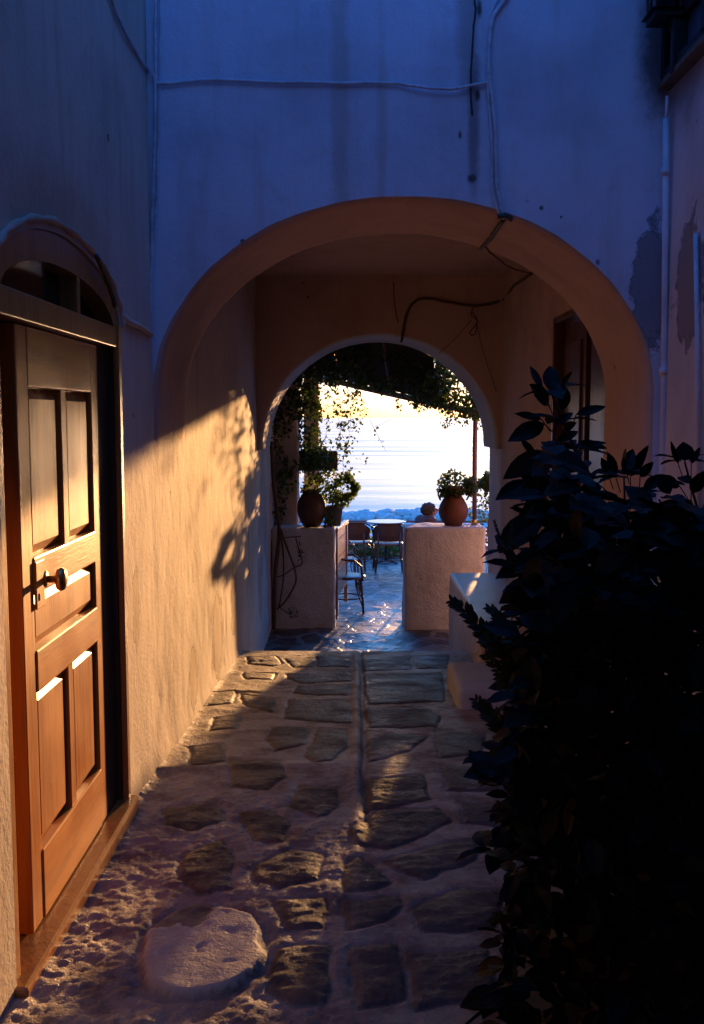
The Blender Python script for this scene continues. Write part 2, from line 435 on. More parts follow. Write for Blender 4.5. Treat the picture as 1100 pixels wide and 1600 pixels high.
def make_ground():
    xs = np.arange(-.99, 1.45, .009); ys = np.concatenate([np.arange(1.5, 2.3, .03), np.arange(2.3, 8.03, .0095), [8.03]])
    GX, GY = np.meshgrid(xs, ys)
    base = np.where(GY < 4.5, .03*(3.4-GY), -.033-0.267*(GY-4.5)/3.53)
    wx = GX + .022*fbm(GX, GY, 9, 3, 3); wy = GY + .035*fbm(GX, GY, 7, 3, 9)
    tun = np.clip((GY-4.3)/.5, 0, 1)
    H = (.018-.010*tun)*fbm(GX, GY, 1.4, 2, 21)
    # lumpy cement by the door, smoother elsewhere
    lump = np.clip(1-(GX+.15)/.35, 0, 1)*np.clip((4.5-GY)/.5, 0, 1)
    mh = (.003+.0075*lump)*fbm(GX, GY, 15, 5, 31, .66) - .0045*lump*np.abs(fbm(GX, GY, 34, 4, 35, .65)) + (.004-.001*tun)*fbm(GX, GY*1.9, 6, 5, 41, .6)
    mask = np.zeros(GX.shape); edge = np.full(GX.shape, 9.0); tint = np.zeros(GX.shape); third = np.zeros(GX.shape)
    rock = (.015-.006*tun)*fbm(GX, GY*2.0, 14, 5, 51, .65)
    dome = np.zeros(GX.shape)
    polys = [([onG(p[i], p[i+1]) for i in range(0, len(p), 2)], t) for p, t in STONES]
    for pl, t in polys:
        P2 = [(v.x, v.y) for v in pl]
        x0 = min(p[0] for p in P2)-.1; x1 = max(p[0] for p in P2)+.1; y0 = min(p[1] for p in P2)-.15; y1 = max(p[1] for p in P2)+.15
        jj = np.where((ys > y0) & (ys < y1))[0]; ii = np.where((xs > x0) & (xs < x1))[0]
        if not len(jj) or not len(ii): continue
        sl = (slice(jj[0], jj[-1]+1), slice(ii[0], ii[-1]+1))
        sd = poly_sd(wx[sl], wy[sl], P2)
        sd = sd + .010
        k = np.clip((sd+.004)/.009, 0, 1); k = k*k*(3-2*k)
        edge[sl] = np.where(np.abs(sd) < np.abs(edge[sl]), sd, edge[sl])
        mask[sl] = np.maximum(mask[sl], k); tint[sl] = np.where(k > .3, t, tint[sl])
        dome[sl] = np.maximum(dome[sl], .014*np.clip(sd/.05, -0.2, 1)+0.0)
        third[sl] = np.where((k > .3) & (t >= 1.0), .45*np.clip(fbm(GX[sl], GY[sl], 9, 4, 77)*4+.3, 0, 1), third[sl])
    # mortar is swollen between the stones near the joints
    H += mh*(1-mask) + (rock*.38 + dome*.3)*mask + .001*mask - .007*np.exp(-((edge)/.010)**2)
    # big slab in front of the door
    bz = [Vector((BIG[i], BIG[i+1], 0)) for i in range(0, len(BIG), 2)]; bz = bez(bz+[bz[0]], 5)[:-1]
    P2 = [(v.x, v.y) for v in [onG(q_.x, q_.y) for q_ in bz]]
    sd = poly_sd(GX+.018*fbm(GX, GY, 10, 4, 5), GY+.018*fbm(GX, GY, 10, 4, 6), P2)
    k = np.clip((sd+.004)/.020, 0, 1); k = np.sqrt(k*(2-k))
    a, b_ = onG(300, 1425), onG(345, 1540)
    top = .013 + .007*fbm(GX, GY, 6, 5, 61, .5) - .010*np.clip(fbm(GX, GY, 16, 3, 71)-.25, 0, 1)*2 - (GX+.43)*.02
    bare = fbm(GX, GY, 8, 4, 65)*.14 - (GX+.43)*.55 + (GY-3.06)*.75 > 0.02
    H = H*(1-k) + k*(top - .007*bare)
    mask = mask*(1-k); mask = np.where((k > .6) & bare, .75, mask); tint = np.where(k > .6, 0, tint)
    third = np.where(k > .5, np.where(bare, .06, .75), third)
    # moat round the slab
    H -= .012*np.exp(-((sd+.02)/.02)**2)*(1-k)
    # drain joint down the middle
    cx = .015+.02*fbm(GY*0, GY, 1.3, 2, 81)
    H -= .018*np.exp(-((GX-cx-.03)/.014)**2)*np.clip((GY-3.6)/.4, 0, 1)
    H += .008*np.exp(-((GX-cx+.012)/.02)**2)*np.clip((GY-3.3)/.4, 0, 1)
    third = np.where(np.abs(GX-cx+.012) < .016, np.maximum(third, .08), third)
    # ridge where the ramp begins, swelling along the wall foot, rounded nose of the step
    H += .012*np.exp(-((GY-4.62-.12*GX)/.05)**2)*np.clip((.1-GX)/.4, 0, 1)
    H += .018*np.exp(-((GX+.95)/.04)**2)*(GY > 4.0)
    H -= .05*np.clip((GY-7.93)/.1, 0, 1)**2
    for yy in (5.15, 5.75, 6.35, 6.95, 7.5):
        H += .0035*np.exp(-((GY-yy+.10*fbm(GX, GX*0, 2, 2, int(yy*10)))/.045)**2)
    H *= np.clip((GY-1.45)/.3, 0.1, 1)
    col = np.stack([mask, tint, third, np.ones_like(mask)], -1)
    o = grid_mesh('paving', GX, GY, base+H, M['ground'], None, col); tag(o, kind='structure')
make_ground()
g = MB().box(-1.4, 1.8, -9, 1.52, -.12, -.004); tag(g.build('ground', M['flag']), kind='structure')
g = MB(); g.box(-.99, 1.45, 7.9, 8.05, -1.0, -.37); g.box(-.99, 1.45, 8.05, 8.4, -1.0, -.45); g.box(-.99, 1.45, 8.4, 8.75, -1.0, -.6)
tag(g.build('steps', M['pier']), kind='structure')
# landing and terrace: uneven sheet
ty = np.arange(8.7, 17.3, .035); tx = np.arange(-6, 7, .04); GX, GY = np.meshgrid(tx, ty)
tag(grid_mesh('terrace_floor', GX, GY, -.75+.022*fbm(GX, GY, 1.6, 4, 91)+.006*fbm(GX, GY, 9, 3, 95), M['flag']), kind='structure')
# sea, shore
g = MB(); g.add([(-3000,46,-2.9),(3000,46,-2.9),(3000,6000,-2.9),(-3000,6000,-2.9)], [(0,1,2,3)])
tag(g.build('sea', M['sea']), kind='structure')
sy = np.arange(17.3, 50, .5); sx_ = np.arange(-40, 40, .5); GX, GY = np.meshgrid(sx_, sy)
tag(grid_mesh('shore', GX, GY, -2.6-.9*np.clip((GY-42)/8, 0, 1)+.15*fbm(GX, GY, .8, 4, 97), M['rock']), kind='structure')

# ================================================================ WALL TOOLS
def panel(loops, to3, depth, mat, name, parent, rim=0.0, soft=()):
    """loops[0] outer, others holes (2-D). to3(a,b,d) maps to 3-D, d = depth behind the face. soft: indices of loops whose edge is rounded."""
    bm = bmesh.new(); edges = []
    prof = [(1.0, 0.0), (.55, .12), (.2, .4), (0.0, 1.0)]
    def off(lp, amt):
        n = len(lp); out = []
        area = sum(lp[i][0]*lp[(i+1) % n][1]-lp[(i+1) % n][0]*lp[i][1] for i in range(n))
        sgn = 1 if area > 0 else -1
        for i in range(n):
            ax, ay = lp[i-1]; bx, by = lp[(i+1) % n]
            dx, dy = bx-ax, by-ay; L = math.hypot(dx, dy) or 1
            out.append((lp[i][0]+sgn*dy/L*amt, lp[i][1]-sgn*dx/L*amt))
        return out
    for li, lp in enumerate(loops):
        n = len(lp)
        if li in soft:
            rings = [[bm.verts.new(to3(a, b, rim*d)) for a, b in off(lp, rim*k)] for k, d in prof]
        else:
            rings = [[bm.verts.new(to3(a, b, 0)) for a, b in lp]]
        rings.append([bm.verts.new(to3(a, b, depth)) for a, b in lp])
        for r0, r1 in zip(rings, rings[1:]):
            for i in range(n):
                f = bm.faces.new((r0[i], r0[(i+1) % n], r1[(i+1) % n], r1[i])); f.smooth = li in soft
        edges.append((rings[0], rings[-1]))
    for side in (0, 1):
        es = []
        for e in edges:
            rg = e[side]; n = len(rg)
            for i in range(n): es.append(bm.edges.get((rg[i], rg[(i+1) % n])))
        bmesh.ops.triangle_fill(bm, edges=es, use_beauty=True)
    bmesh.ops.recalc_face_normals(bm, faces=bm.faces)
    me = bpy.data.meshes.new(name); bm.to_mesh(me); bm.free(); me.materials.append(mat)
    o = bpy.data.objects.new(name, me); COL.objects.link(o); o.parent = parent
    return o
def arc(cx, cz, a, b, t0, t1, n, jit=.0, seed=1):
    rr = random.Random(seed)
    ph = [rr.uniform(0, 6.28) for _ in range(4)]
    out = []
    for i in range(n+1):
        t = t0+(t1-t0)*i/n
        k = 1+jit*(math.sin(3*t*2+ph[0])+.6*math.sin(17*t+ph[1])+.35*math.sin(41*t+ph[2])) if 0 < i < n else 1
        out.append((cx+a*k*math.cos(t), cz+b*k*math.sin(t)))
    return out
XL, XR, YF, YB = -.93, 1.40, 4.60, 9.45
LX = XL-.038
LY0, LY1 = 2.86, 3.765
TOP = 5.7
# ---------------- left house
house = thing('whitewashed_house', 'whitewashed house with the arched ochre wooden door, on the left of the alley', 'house', (0, 0, 0))
DY0, DY1 = 2.60, 3.99; dcy = (DY0+DY1)/2; dha = (DY1-DY0)/2
Z_SP = 1.95; RISE = .225
hole = [(DY1, -.2), (DY1, .5), (DY1, 1.2)] + arc(dcy, Z_SP, dha, RISE, 0, math.pi, 36) + [(DY0, 1.0), (DY0, -.2)]
outer = [(-9, -.25), (dcy-.9, -.25), (dcy-.9, TOP), (-9, TOP)]
# notch the doorway into the lower edge
lp = [(-9, -.2), (DY0, -.2)] + [(DY0, .3+.1*i) for i in range(17)] + arc(dcy, Z_SP, dha, RISE, math.pi, 0, 40, .004, 5) + [(DY1, 1.9-.1*i) for i in range(18)] + [(DY1, -.2), (4.2, -.2), (4.2, TOP), (-9, TOP)]
panel([lp], lambda a, b, d: (XL-d, a, b), .32, M['left'], 'wall', house)
ys = np.arange(4.2, 10.43, .03); zs = np.concatenate([np.arange(-1.0, 3.0, .03), np.arange(3.0, TOP+.2, .25)])
GY, GZ = np.meshgrid(ys, zs)
fade = np.clip((GY-4.2)/.3, 0, 1)
bow = .013*fbm(GY, GZ, .9, 2, 201)+.004*fbm(GY, GZ, 4, 3, 205)*np.clip(1.2-GZ/2, .2, 1) + .0016*fbm(GY*1.0, GZ*.6, 10, 5, 209, .6)+.004*np.minimum(0, fbm(GY, GZ*.7, 5, 4, 215)+.12)*np.clip(1.3-GZ, 0, 1)*3
foot = .02*np.exp(-((GZ-(-.02-.085*np.clip(GY-4.5, 0, 9)))/.07)**2)
grid_mesh('wall', XL+fade*(bow+.6*foot), GY, GZ, M['left'], house)
# back of that wall
MB().box(-1.5, -1.24, -9, 10.4, -1, TOP).build('wall', M['left'], house)
# plaster bulge over the door arch
t = MB(); t.tube([(XL+.004, y, z) for y, z in arc(dcy, Z_SP, dha+.03, RISE+.03, 0.02, math.pi, 40, .006, 9)], [.011+.004*math.sin(i*1.7) for i in range(41)], 10)
t.build('door_surround', M['left'], house, True)
# door frame: posts, arched head, transom, mullion
fx0, fx1 = XL-.10, XL-.008
f = MB(); f.bbox(fx1-.012, fx1+.012, DY1-.050, DY1-.003, .02, Z_SP+.01, .006); f.build('door_frame', M['frame'], house)
f = MB(); f.bbox(fx0-.04, LX-.002, LY1+.004, DY1-.003, .02, 1.90, .003); f.bbox(LX-.004, fx1-.013, DY1-.055, DY1-.003, .02, Z_SP-.02, .003); f.build('jamb', M['jambshade'], house)  # shaded side of the jamb, its shade painted in as near-black wood
f = MB(); f.bbox(fx0, fx1, DY0+.003, DY0+.06, .02, Z_SP, .006); f.build('door_frame', M['frame'], house)
f = MB()
o_ = arc(dcy, Z_SP, dha-.003, RISE-.003, 0, math.pi, 36); i_ = arc(dcy, Z_SP-.012, dha-.075, RISE-.085, 0, math.pi, 36)
vs = []; fs = []
for (a, b), (c, d) in zip(o_, i_):
    vs += [(fx1, a, b), (fx1, c, d), (fx0, c, d), (fx0, a, b)]
for i in range(36):
    q = i*4
    for k in range(4): fs.append((q+k, q+(k+1) % 4, q+4+(k+1) % 4, q+4+k))
fs += [(0,1,2,3), (36*4+3, 36*4+2, 36*4+1, 36*4)]
f.add(vs, fs); f.build('door_frame_head', M['frame'], house)
f = MB(); f.bbox(fx0-.01, fx1+.006, DY0+.05, DY1-.055, 1.872, 1.950, .004); f.build('transom', M['frame'], house)
f = MB(); f.bbox(fx0, fx1-.006, 3.435, 3.475, 1.945, Z_SP+RISE-.06, .005); f.build('mullion', M['frame'], house)
win = MB().box(fx0+.02, fx0+.026, DY0+.02, DY1-.02, 1.90, Z_SP+RISE-.03).build('fanlight_glass', M['glass'], house)
# pane curtain strip behind glass is dark interior
MB().box(-1.23, -1.22, DY0-.1, DY1+.1, 1.8, 2.3).build('interior_panel', M['darkwood'], house)
# threshold
th = MB(); th.bbox(XL-.12, XL+.035, DY0-.02, DY1+.01, -.04, .045, .012); th.build('threshold', M['frame'], house)
# door leaf
LX = XL-.038   # leaf face plane
LY0, LY1 = 2.86, 3.765
dr = MB()
def prail(x, y0, y1, z0, z1, b=.006): dr.bbox(x-.045, x, y0, y1, z0, z1, b)
ZB, ZT = .05, 1.868
st0, st1 = 2.965, 3.67
prail(LX, LY0, st0, ZB, ZT); prail(LX, st1, LY1, ZB, ZT)
door = MB(); dr2 = dr
rails = []
for z0, z1 in ((ZB, .27), (.765, .895), (1.065, 1.18), (1.69, ZT)):
    rails.append(MB()); rails[-1].bbox(LX-.045, LX+(.004 if z0 < 1.6 else .001), st0-.002, st1+.002, z0, z1, .006)
mull = MB()
for z0, z1 in ((.265, .77), (1.175, 1.695)):
    mull.bbox(LX-.044, LX-.001, 3.295, 3.355, z0, z1, .004)
dr.add(mull.v, mull.f)
back = LX-.030
dr.box(LX-.05, back, st0-.01, st1+.01, .1, 1.8)
def raised(y0, y1, z0, z1):
    # raised & fielded panel with bevelled margin
    m = .035
    vs = [(back+.002, y0+.004, z0+.004), (back+.002, y1-.004, z0+.004), (back+.002, y1-.004, z1-.004), (back+.002, y0+.004, z1-.004),
          (LX-.010, y0+m, z0+m), (LX-.010, y1-m, z0+m), (LX-.010, y1-m, z1-m), (LX-.010, y0+m, z1-m)]
    dr.add(vs, [(0,1,5,4),(1,2,6,5),(2,3,7,6),(3,0,4,7),(4,5,6,7)])
raised(st0, 3.295, .27, .765); raised(3.355, st1, .27, .765); raised(st0, st1, .895, 1.065)
raised(st0, 3.295, 1.18, 1.69); raised(3.355, st1, 1.18, 1.69)
dl = dr.build('door', M['door'], house)
for q_ in rails: q_.build('door_rail', M['doorH'], dl)
# narrow fixed leaf on the near side, set back
s = MB(); s.bbox(LX-.12, LX-.085, DY0+.05, LY0+.03, .05, 1.865, .004); s.bbox(LX-.087, LX-.07, DY0+.12, LY0-.06, .15, 1.8, .004); s.build('side_panel', M['darkwood'], house)
k = MB(); k.bbox(LX, LX+.008, 2.965, 3.045, 1.02, 1.165, .003); k.build('lock_plate', M['doorH'], dl)
kn = MB(); kn.lathe([(.011,0),(.011,.03),(.016,.034),(.033,.040),(.037,.050),(.033,.060),(.018,.066),(.003,.067)], 22)
ko = kn.build('door_knob', M['brass'], dl, True); ko.rotation_euler = (0, math.pi/2, 0); ko.location = (LX+.006, 3.055, 1.10)
kh = MB(); kh.bbox(LX+.0075, LX+.0105, 2.985, 2.993, 1.045, 1.067, .001); kh.build('keyhole', M['iron'], dl)
kp = MB(); kp.lathe([(.026,0),(.026,.004),(.012,.008)], 18); kk = kp.build('knob_rose', M['brass'], dl, True); kk.rotation_euler = (0, math.pi/2, 0); kk.location = (LX+.005, 3.055, 1.10)
# ledge from the door arch to the corner
lg = MB(); lg.tube(bez([(XL+.006, 4.0, 2.0), (XL+.012, 4.12, 1.985), (XL+.012, 4.3, 1.985), (XL+.01, 4.53, 1.97)], 6), .014, 8); lg.build('drip_ledge', M['left'], house, True)

cv = thing('sky_blocker', 'unseen overhang added behind the viewer to keep sky light off the near ground', 'house')  # unseen overhang, added to cut sky light on the near paving
MB().box(XL, XR, -9, 1.3, 4.1, 4.5).build('blocker_slab', M['left'], cv)
MB().box(XL, XR, 1.0, 1.3, 4.51, TOP).build('wall', M['left'], cv)  # upright part of the added light blocker
# ---------------- passage building (front arch, ceiling, back arch)
bld = thing('arched_passage_building', 'blue-white building bridging the alley, pierced by the large round-headed archway', 'building')
ACX, AA, AB_, ASZ = .222, 1.150, .895, 1.70
pts = [(XL+.001, ASZ-.02)] + arc(ACX, ASZ, AA, AB_, math.pi, 0, 72, .0022, 3) + [(ACX+AA+.004, 1.2), (ACX+AA+.006, .6), (ACX+AA+.008, -.3), (XR, -.3), (XR, TOP), (XL+.001, TOP)]
pts = pts[1:]
panel([pts], lambda a, b, d: (a, YF+d, b), .85, M['front'], 'facade', bld)
# softened rim + intrados skin inside the arch (warm limewash)
def skin(cx, sz, a, b, y0, y1, name, mat, rim, tail=None):
    A = arc(cx, sz, a, b, math.pi, 0, 96)
    if tail: A = [(A[0][0], tail[0]+(sz-tail[0])*q_/6) for q_ in range(6)] + A + [(A[-1][0], tail[1])]
    # offsets inward (r) as function of depth
    prof = [(-.045, .004), (-.012, .007), (0, rim*.9)] + [(0.0, rim*.9+(y1-y0-rim*1.8)*k/10) for k in range(1, 11)] + [(-.012, y1-y0-.007), (-.045, y1-y0-.004)]
    vs = []; n = len(A)
    for (o, dy) in prof:
        for i, (x, z) in enumerate(A):
            dx, dz = (cx-x)/a, (max(sz, z)-z) if False else (sz-z)/b
            L = math.hypot(dx, dz) or 1
            if z < sz: dx, dz, L = (1 if x < cx else -1), 0, 1
            wob = .006*mnoise.noise(Vector((x*2.2, (y0+dy)*2.2, z*2.2)))+.004*mnoise.noise(Vector((x*9, (y0+dy)*9, z*9)))
            k = .017+o*1.0+wob
            if tail and z < sz and x < cx: k -= .05*min(1, (sz-z)/.6)
            vs.append((x+dx/L*k, y0+dy, z+dz/L*k))
    fs = []
    for j in range(len(prof)-1):
        for i in range(n-1): fs.append((j*n+i, j*n+i+1, (j+1)*n+i+1, (j+1)*n+i))
    m = MB(); m.add(vs, fs); return m.build(name, mat, bld, True)
skin(ACX, ASZ, AA, AB_, YF, YF+.85, 'front_arch_soffit', M['inner'], .022, (1.0, -.3))
# ceiling
MB().box(XL-.02, XR+.02, YF+.85, YB, 2.915, 3.05).build('ceiling', M['inner'], bld)
MB().box(-1.5, 6, YF+.9, 10.35, TOP-.2, TOP).build('roof', M['inner'], bld)
# back wall with arch
BCX, BA, BB, BSZ = .228, 1.128, 1.085, 1.30
JR = 1.43; JL = -.93
def backloop(XLo, XRo):
    return [(XLo, -1.0), (JL, -1.0), (JL, BSZ-.02), (BCX-BA, BSZ)] + arc(BCX, BSZ, BA, BB, math.pi, 0, 60, .002, 8)[1:] + [(JR, BSZ-.005), (JR, -1.0), (XRo, -1.0), (XRo, TOP), (XLo, TOP)]
panel([backloop(-3.5, 6)], lambda a, b, d: (a, YB+d, b), .95, M['inner'], 'rear_wall', bld)
skin(BCX, BSZ, BA, BB, YB, YB+.95, 'rear_arch_soffit', M['pier'], .018)

# ---------------- right house
rh = thing('plastered_house', 'shadowed plastered house on the right, with the shuttered window and peeling wall', 'house')
WZ0, WZ1, WY0, WY1 = 3.06, 4.2, 4.02, 4.56
dz = 2.29
lo = [(-9, -1.0), (10.38, -1.0), (10.38, TOP), (-9, TOP)]
hd = [(5.47, .0), (7.07, -.1), (7.07, dz), (5.47, dz)]
hw = [(WY0+.03, WZ0+.03), (WY1, WZ0+.03), (WY1, WZ1-.03), (WY0+.03, WZ1-.03)]
panel([lo, hd, hw], lambda a, b, d: (XR+d, a, b), .35, M['right'], 'wall', rh)
# inner (tunnel) limewash skin in front of the right wall, inside the passage only
ys = np.concatenate([np.arange(5.44, 5.62, .03), [5.62]]); 
def rskin(y0, y1, z0, z1):
    ny = max(3, int((y1-y0)/.05)); nz = max(3, int((z1-z0)/.05))
    GY, GZ = np.meshgrid(np.linspace(y0, y1, ny), np.linspace(z0, z1, nz))
    e = np.minimum(np.minimum(GY-y0+.02, y1-GY+.02)/.1, 1)
    grid_mesh('passage_wall', XR-.004-.008*(fbm(GY, GZ, 1.3, 3, 301)+1.0), GY, GZ, M['inner'], rh)
rskin(7.07, 9.46, -1.0, 2.92); rskin(5.42, 7.07, dz, 2.92)
# right door in the passage
rd = MB(); rd.bbox(XR+.06, XR+.10, 6.36, 7.05, -.1, dz-.03, .005); rd.bbox(XR+.045, XR+.06, 6.46, 6.95, .9, 2.1, .005)
d1 = rd.build('passage_door', M['darkwood'], rh)
rd = MB(); rd.bbox(XR+.05, XR+.09, 5.50, 6.18, -.1, dz-.03, .005); rd.bbox(XR+.035, XR+.05, 5.6, 6.1, .9, 2.1, .005)
rd.build('passage_door', M['darkwood'], rh)
fm = MB(); fm.bbox(XR-.012, XR+.06, 7.03, 7.09, -.1, dz+.03, .006); fm.bbox(XR-.012, XR+.06, 5.455, 5.52, -.1, dz+.03, .006); fm.bbox(XR-.010, XR+.058, 5.52, 7.03, dz-.04, dz+.03, .006)
fm.build('passage_door_frame', M['darkwood'], rh)
# dark room behind both openings
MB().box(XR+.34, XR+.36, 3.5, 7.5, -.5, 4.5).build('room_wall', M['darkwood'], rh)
# window: projecting frame, mullion, bars, sill
wf = MB(); WX = XR-.045; WY1 = 4.585; WZ0 = 3.075
wf.bbox(WX, XR+.06, WY0, WY1, WZ1-.05, WZ1, .006); wf.build('window_frame', M['iron'], rh)
wf = MB(); wf.bbox(WX, XR+.06, WY0, WY1, WZ0, WZ0+.045, .006)
wo = wf.build('window_frame', M['iron'], rh)
for ya, yb, pr_ in ((WY0, WY0+.05, 0), (WY1-.045, WY1, 0), (4.345, 4.385, .022)):
    q_ = MB(); q_.bbox(WX-pr_, XR+.05, ya, yb, WZ0+.02-pr_*2, WZ1-.02, .005); q_.build('window_post', M['iron'], rh)
MB().box(XR-.004, XR+.004, WY0+.03, WY1-.02, WZ0+.03, WZ1-.03).build('window_pane', M['pane'], wo)
for zz in (WZ0+.20, WZ0+.52, WZ0+.84):
    q_ = MB(); q_.bbox(XR-.03, XR+.012, WY0+.05, WY1-.045, zz, zz+.025, .003); q_.build('window_bar', M['iron'], wo)
q_ = MB(); q_.bbox(WX-.012, XR+.02, WY0-.03, WY1, WZ0-.028, WZ0-.002, .006); q_.build('window_sill', M['greybrown'], rh)
# lantern
lan = thing('wall_lantern', 'black metal lantern jutting out beside the upper window, at the top right', 'lamp', (0, 0, 0))
lx, ly, lz = 1.32, 4.40, 3.27
c = MB(); c.bbox(lx-.07, lx+.05, ly-.07, ly+.07, lz-.30+.30, lz+.03, .006); c.add([(lx-.085, ly-.085, lz+.03),(lx+.065, ly-.085, lz+.03),(lx+.065, ly+.085, lz+.03),(lx-.085, ly+.085, lz+.03),(lx-.01, ly, lz+.0)], [(0,1,2,3)])
c.build('lantern_base', M['iron'], lan)
c = MB()
for sxx in (-.06, .04):
    for syy in (-.06, .06): c.tube([(lx+sxx, ly+syy, lz+.03), (lx+sxx*1.2, ly+syy*1.2, lz+.30)], .006, 6)
c.build('lantern_cage', M['iron'], lan)
MB().box(lx-.055, lx+.035, ly-.055, ly+.055, lz+.035, lz+.28).build('lantern_glass', M['glass'], lan)
c = MB(); c.lathe([(.11,0),(.08,.05),(.03,.10),(.01,.14)], 4, (lx-.01, ly, lz+.29)); c.build('lantern_cap', M['iron'], lan)
c = MB(); c.tube([(lx+.03, ly, lz+.01), (XR, ly, lz-.06)], .010, 8); c.build('lantern_bracket', M['iron'], lan)

# ================================================================ PIPES & CABLES
dp = thing('drainpipe', 'painted white drainpipe running down the corner right of the big arch', 'pipe')
c = MB(); c.tube([onY(1041, 185, 4.52), onY(1039, 420, 4.52), onY(1036, 760, 4.52), onY(1030, 1250, 4.52)], [.014]*4, 12); c.build('pipe', M['pipe'], dp, True)
c = MB(); c.tube([onY(1043, 150, 4.53), onY(1041, 190, 4.53)], .008, 8); c.build('pipe_top', M['pipe'], dp, True)
for yy in (268, 580, 900):
    c = MB(); c.tube([onY(1040-(yy-268)*.01, yy-6, 4.52), onY(1040-(yy-268)*.01, yy+6, 4.52)], .019, 12); c.build('pipe_collar', M['pipe'], dp, True)
c = MB(); c.tube([onX(1087, 365, XR-.015), onX(1090, 560, XR-.015), onX(1092, 800, XR-.015)], .010, 8)
tag(c.build('conduit', M['pipe'], None, True), 'thin painted conduit on the peeling right wall, at the right edge', 'pipe')
def cable(path, r, mat, label, name='cable', Y=None):
    c = MB(); pp = bez(path, 8)
    rr = rnd.uniform(0, 9)
    pp = [p+Vector((mnoise.noise(Vector((i*.35, rr, 0)))*.004, 0, mnoise.noise(Vector((i*.35, rr, 5)))*.004)) for i, p in enumerate(pp)]
    c.tube(pp, r, 6); return tag(c.build(name, mat, None, True), label, 'cable')
FY = YF-.012
cable([onX(170, -10, XL+.01), onX(190, 40, XL+.01), onX(215, 85, XL+.01), onX(236, 116, XL+.01)], .007, M['cable_w'], 'cable slanting down across the left wall to the corner')
cable([onY(243, -10, FY), onY(243, 120, FY), onY(240, 300, FY), onY(236, 420, FY), onY(236, 498, FY)], .008, M['cable_w'], 'thick cable running straight down the left corner of the blue wall')
cable([onY(250, -10, FY), onY(249, 150, FY), onY(245, 300, FY), onY(239, 400, FY), onY(236, 465, FY)], .004, M['cable_w'], 'thin wire beside the thick cable in the left corner')
cable([onY(238, 116, FY), onY(252, 131, FY), onY(320, 125, FY), onY(420, 128, FY), onY(520, 130, FY), onY(610, 130, FY), onY(660, 136, FY-.01), onY(710, 138, FY-.01), onY(763, 128, FY)], .0065, M['cable_w'], 'cable strung level across the blue wall above the arch')
cable([onY(795, -8, FY), onY(772, 25, FY), onY(765, 60, FY), onY(765, 120, FY), onY(774, 200, FY), onY(776, 280, FY), onY(787, 342, FY)], .0095, M['cable_w'], 'thick painted cable dropping to the crown of the big arch')
cable([onY(782, -8, FY), onY(766, 30, FY), onY(762, 128, FY), onY(768, 220, FY), onY(770, 300, FY), onY(781, 340, FY)], .005, M['cable_w'], 'thin wire dropping beside the thick cable above the arch')
cable([onY(741, -8, FY+.006), onY(743, 20, FY+.006), onY(738, 60, FY+.008), onY(736, 120, FY+.008), onY(737, 180, FY+.008)], .0045, M['cable_d'], 'dark broken wire hanging in the stained streak right of centre')
# junction at arch rim
cable([onY(778, 338, FY), onY(790, 337, FY-.004), onY(800, 343, FY)], [.012]*17, M['cable_d'], 'dark clamp gripping the cables at the rim of the big arch', 'cable_clamp')
def onSoff(x, y, Yd):  return onY(x, y, Yd)
cable([onY(786, 344, 4.62), onY(776, 358, 4.82), onY(766, 372, 5.05), onY(752, 388, 5.3)], .011, M['cable_d'], 'short dark bundle of cables across the soffit of the big arch', 'cable_bundle')
cable([onY(756, 384, 5.28), onY(775, 402, 5.42), onY(800, 419, 6.2), onY(831, 428, 6.25)], .005, M['cable_b'], 'thin wire slung from the soffit bundle to the right wall')
cable([onX(832, 426, XR-.03), onX(815, 438, XR-.03), onX(800, 449, XR-.03), onY(789, 466, YB-.03), onY(770, 474, YB-.02), onY(740, 478, YB-.02), onY(700, 472, YB-.02), onY(665, 466, YB-.02), onY(645, 474, YB-.02), onY(634, 495, YB-.02), onY(630, 518, YB-.02), onY(627, 535, YB-.02)],
      .013, M['cable_b'], 'thick brown cable looping over the rear wall to the small arch')
cable([onY(742, 476, YB-.03), onY(736, 492, YB-.04), onY(746, 502, YB-.04), onY(734, 520, YB-.05), onY(742, 522, YB-.05), onY(745, 500, YB-.03), onY(738, 488, YB-.03)], .005, M['cable_b'], 'small knotted loop of wire dangling from the thick brown cable', 'wire_loop')
cable([onY(736, 500, YB-.02), onY(712, 528, YB-.02), onY(686, 552, YB-.02)], .003, M['cable_b'], 'thin wire slanting left from the knotted loop to the arch')
cable([onY(744, 505, YB-.02), onY(758, 560, YB-.02), onY(776, 612, YB-.02)], .003, M['cable_b'], 'thin wire slanting right from the knotted loop to the corner')
cable([onY(614, 440, YB-.01), onY(617, 480, YB-.01), onY(622, 505, YB-.01)], .004, M['cable_b'], 'short dark wire stub high on the rear wall')
cable([onX(151, 400, XL+.02), onX(156, 412, XL+.02), onX(168, 440, XL+.015), onX(180, 478, XL+.012)], .009, M['cable_d'], 'dark cable end over the door arch, on its right shoulder')

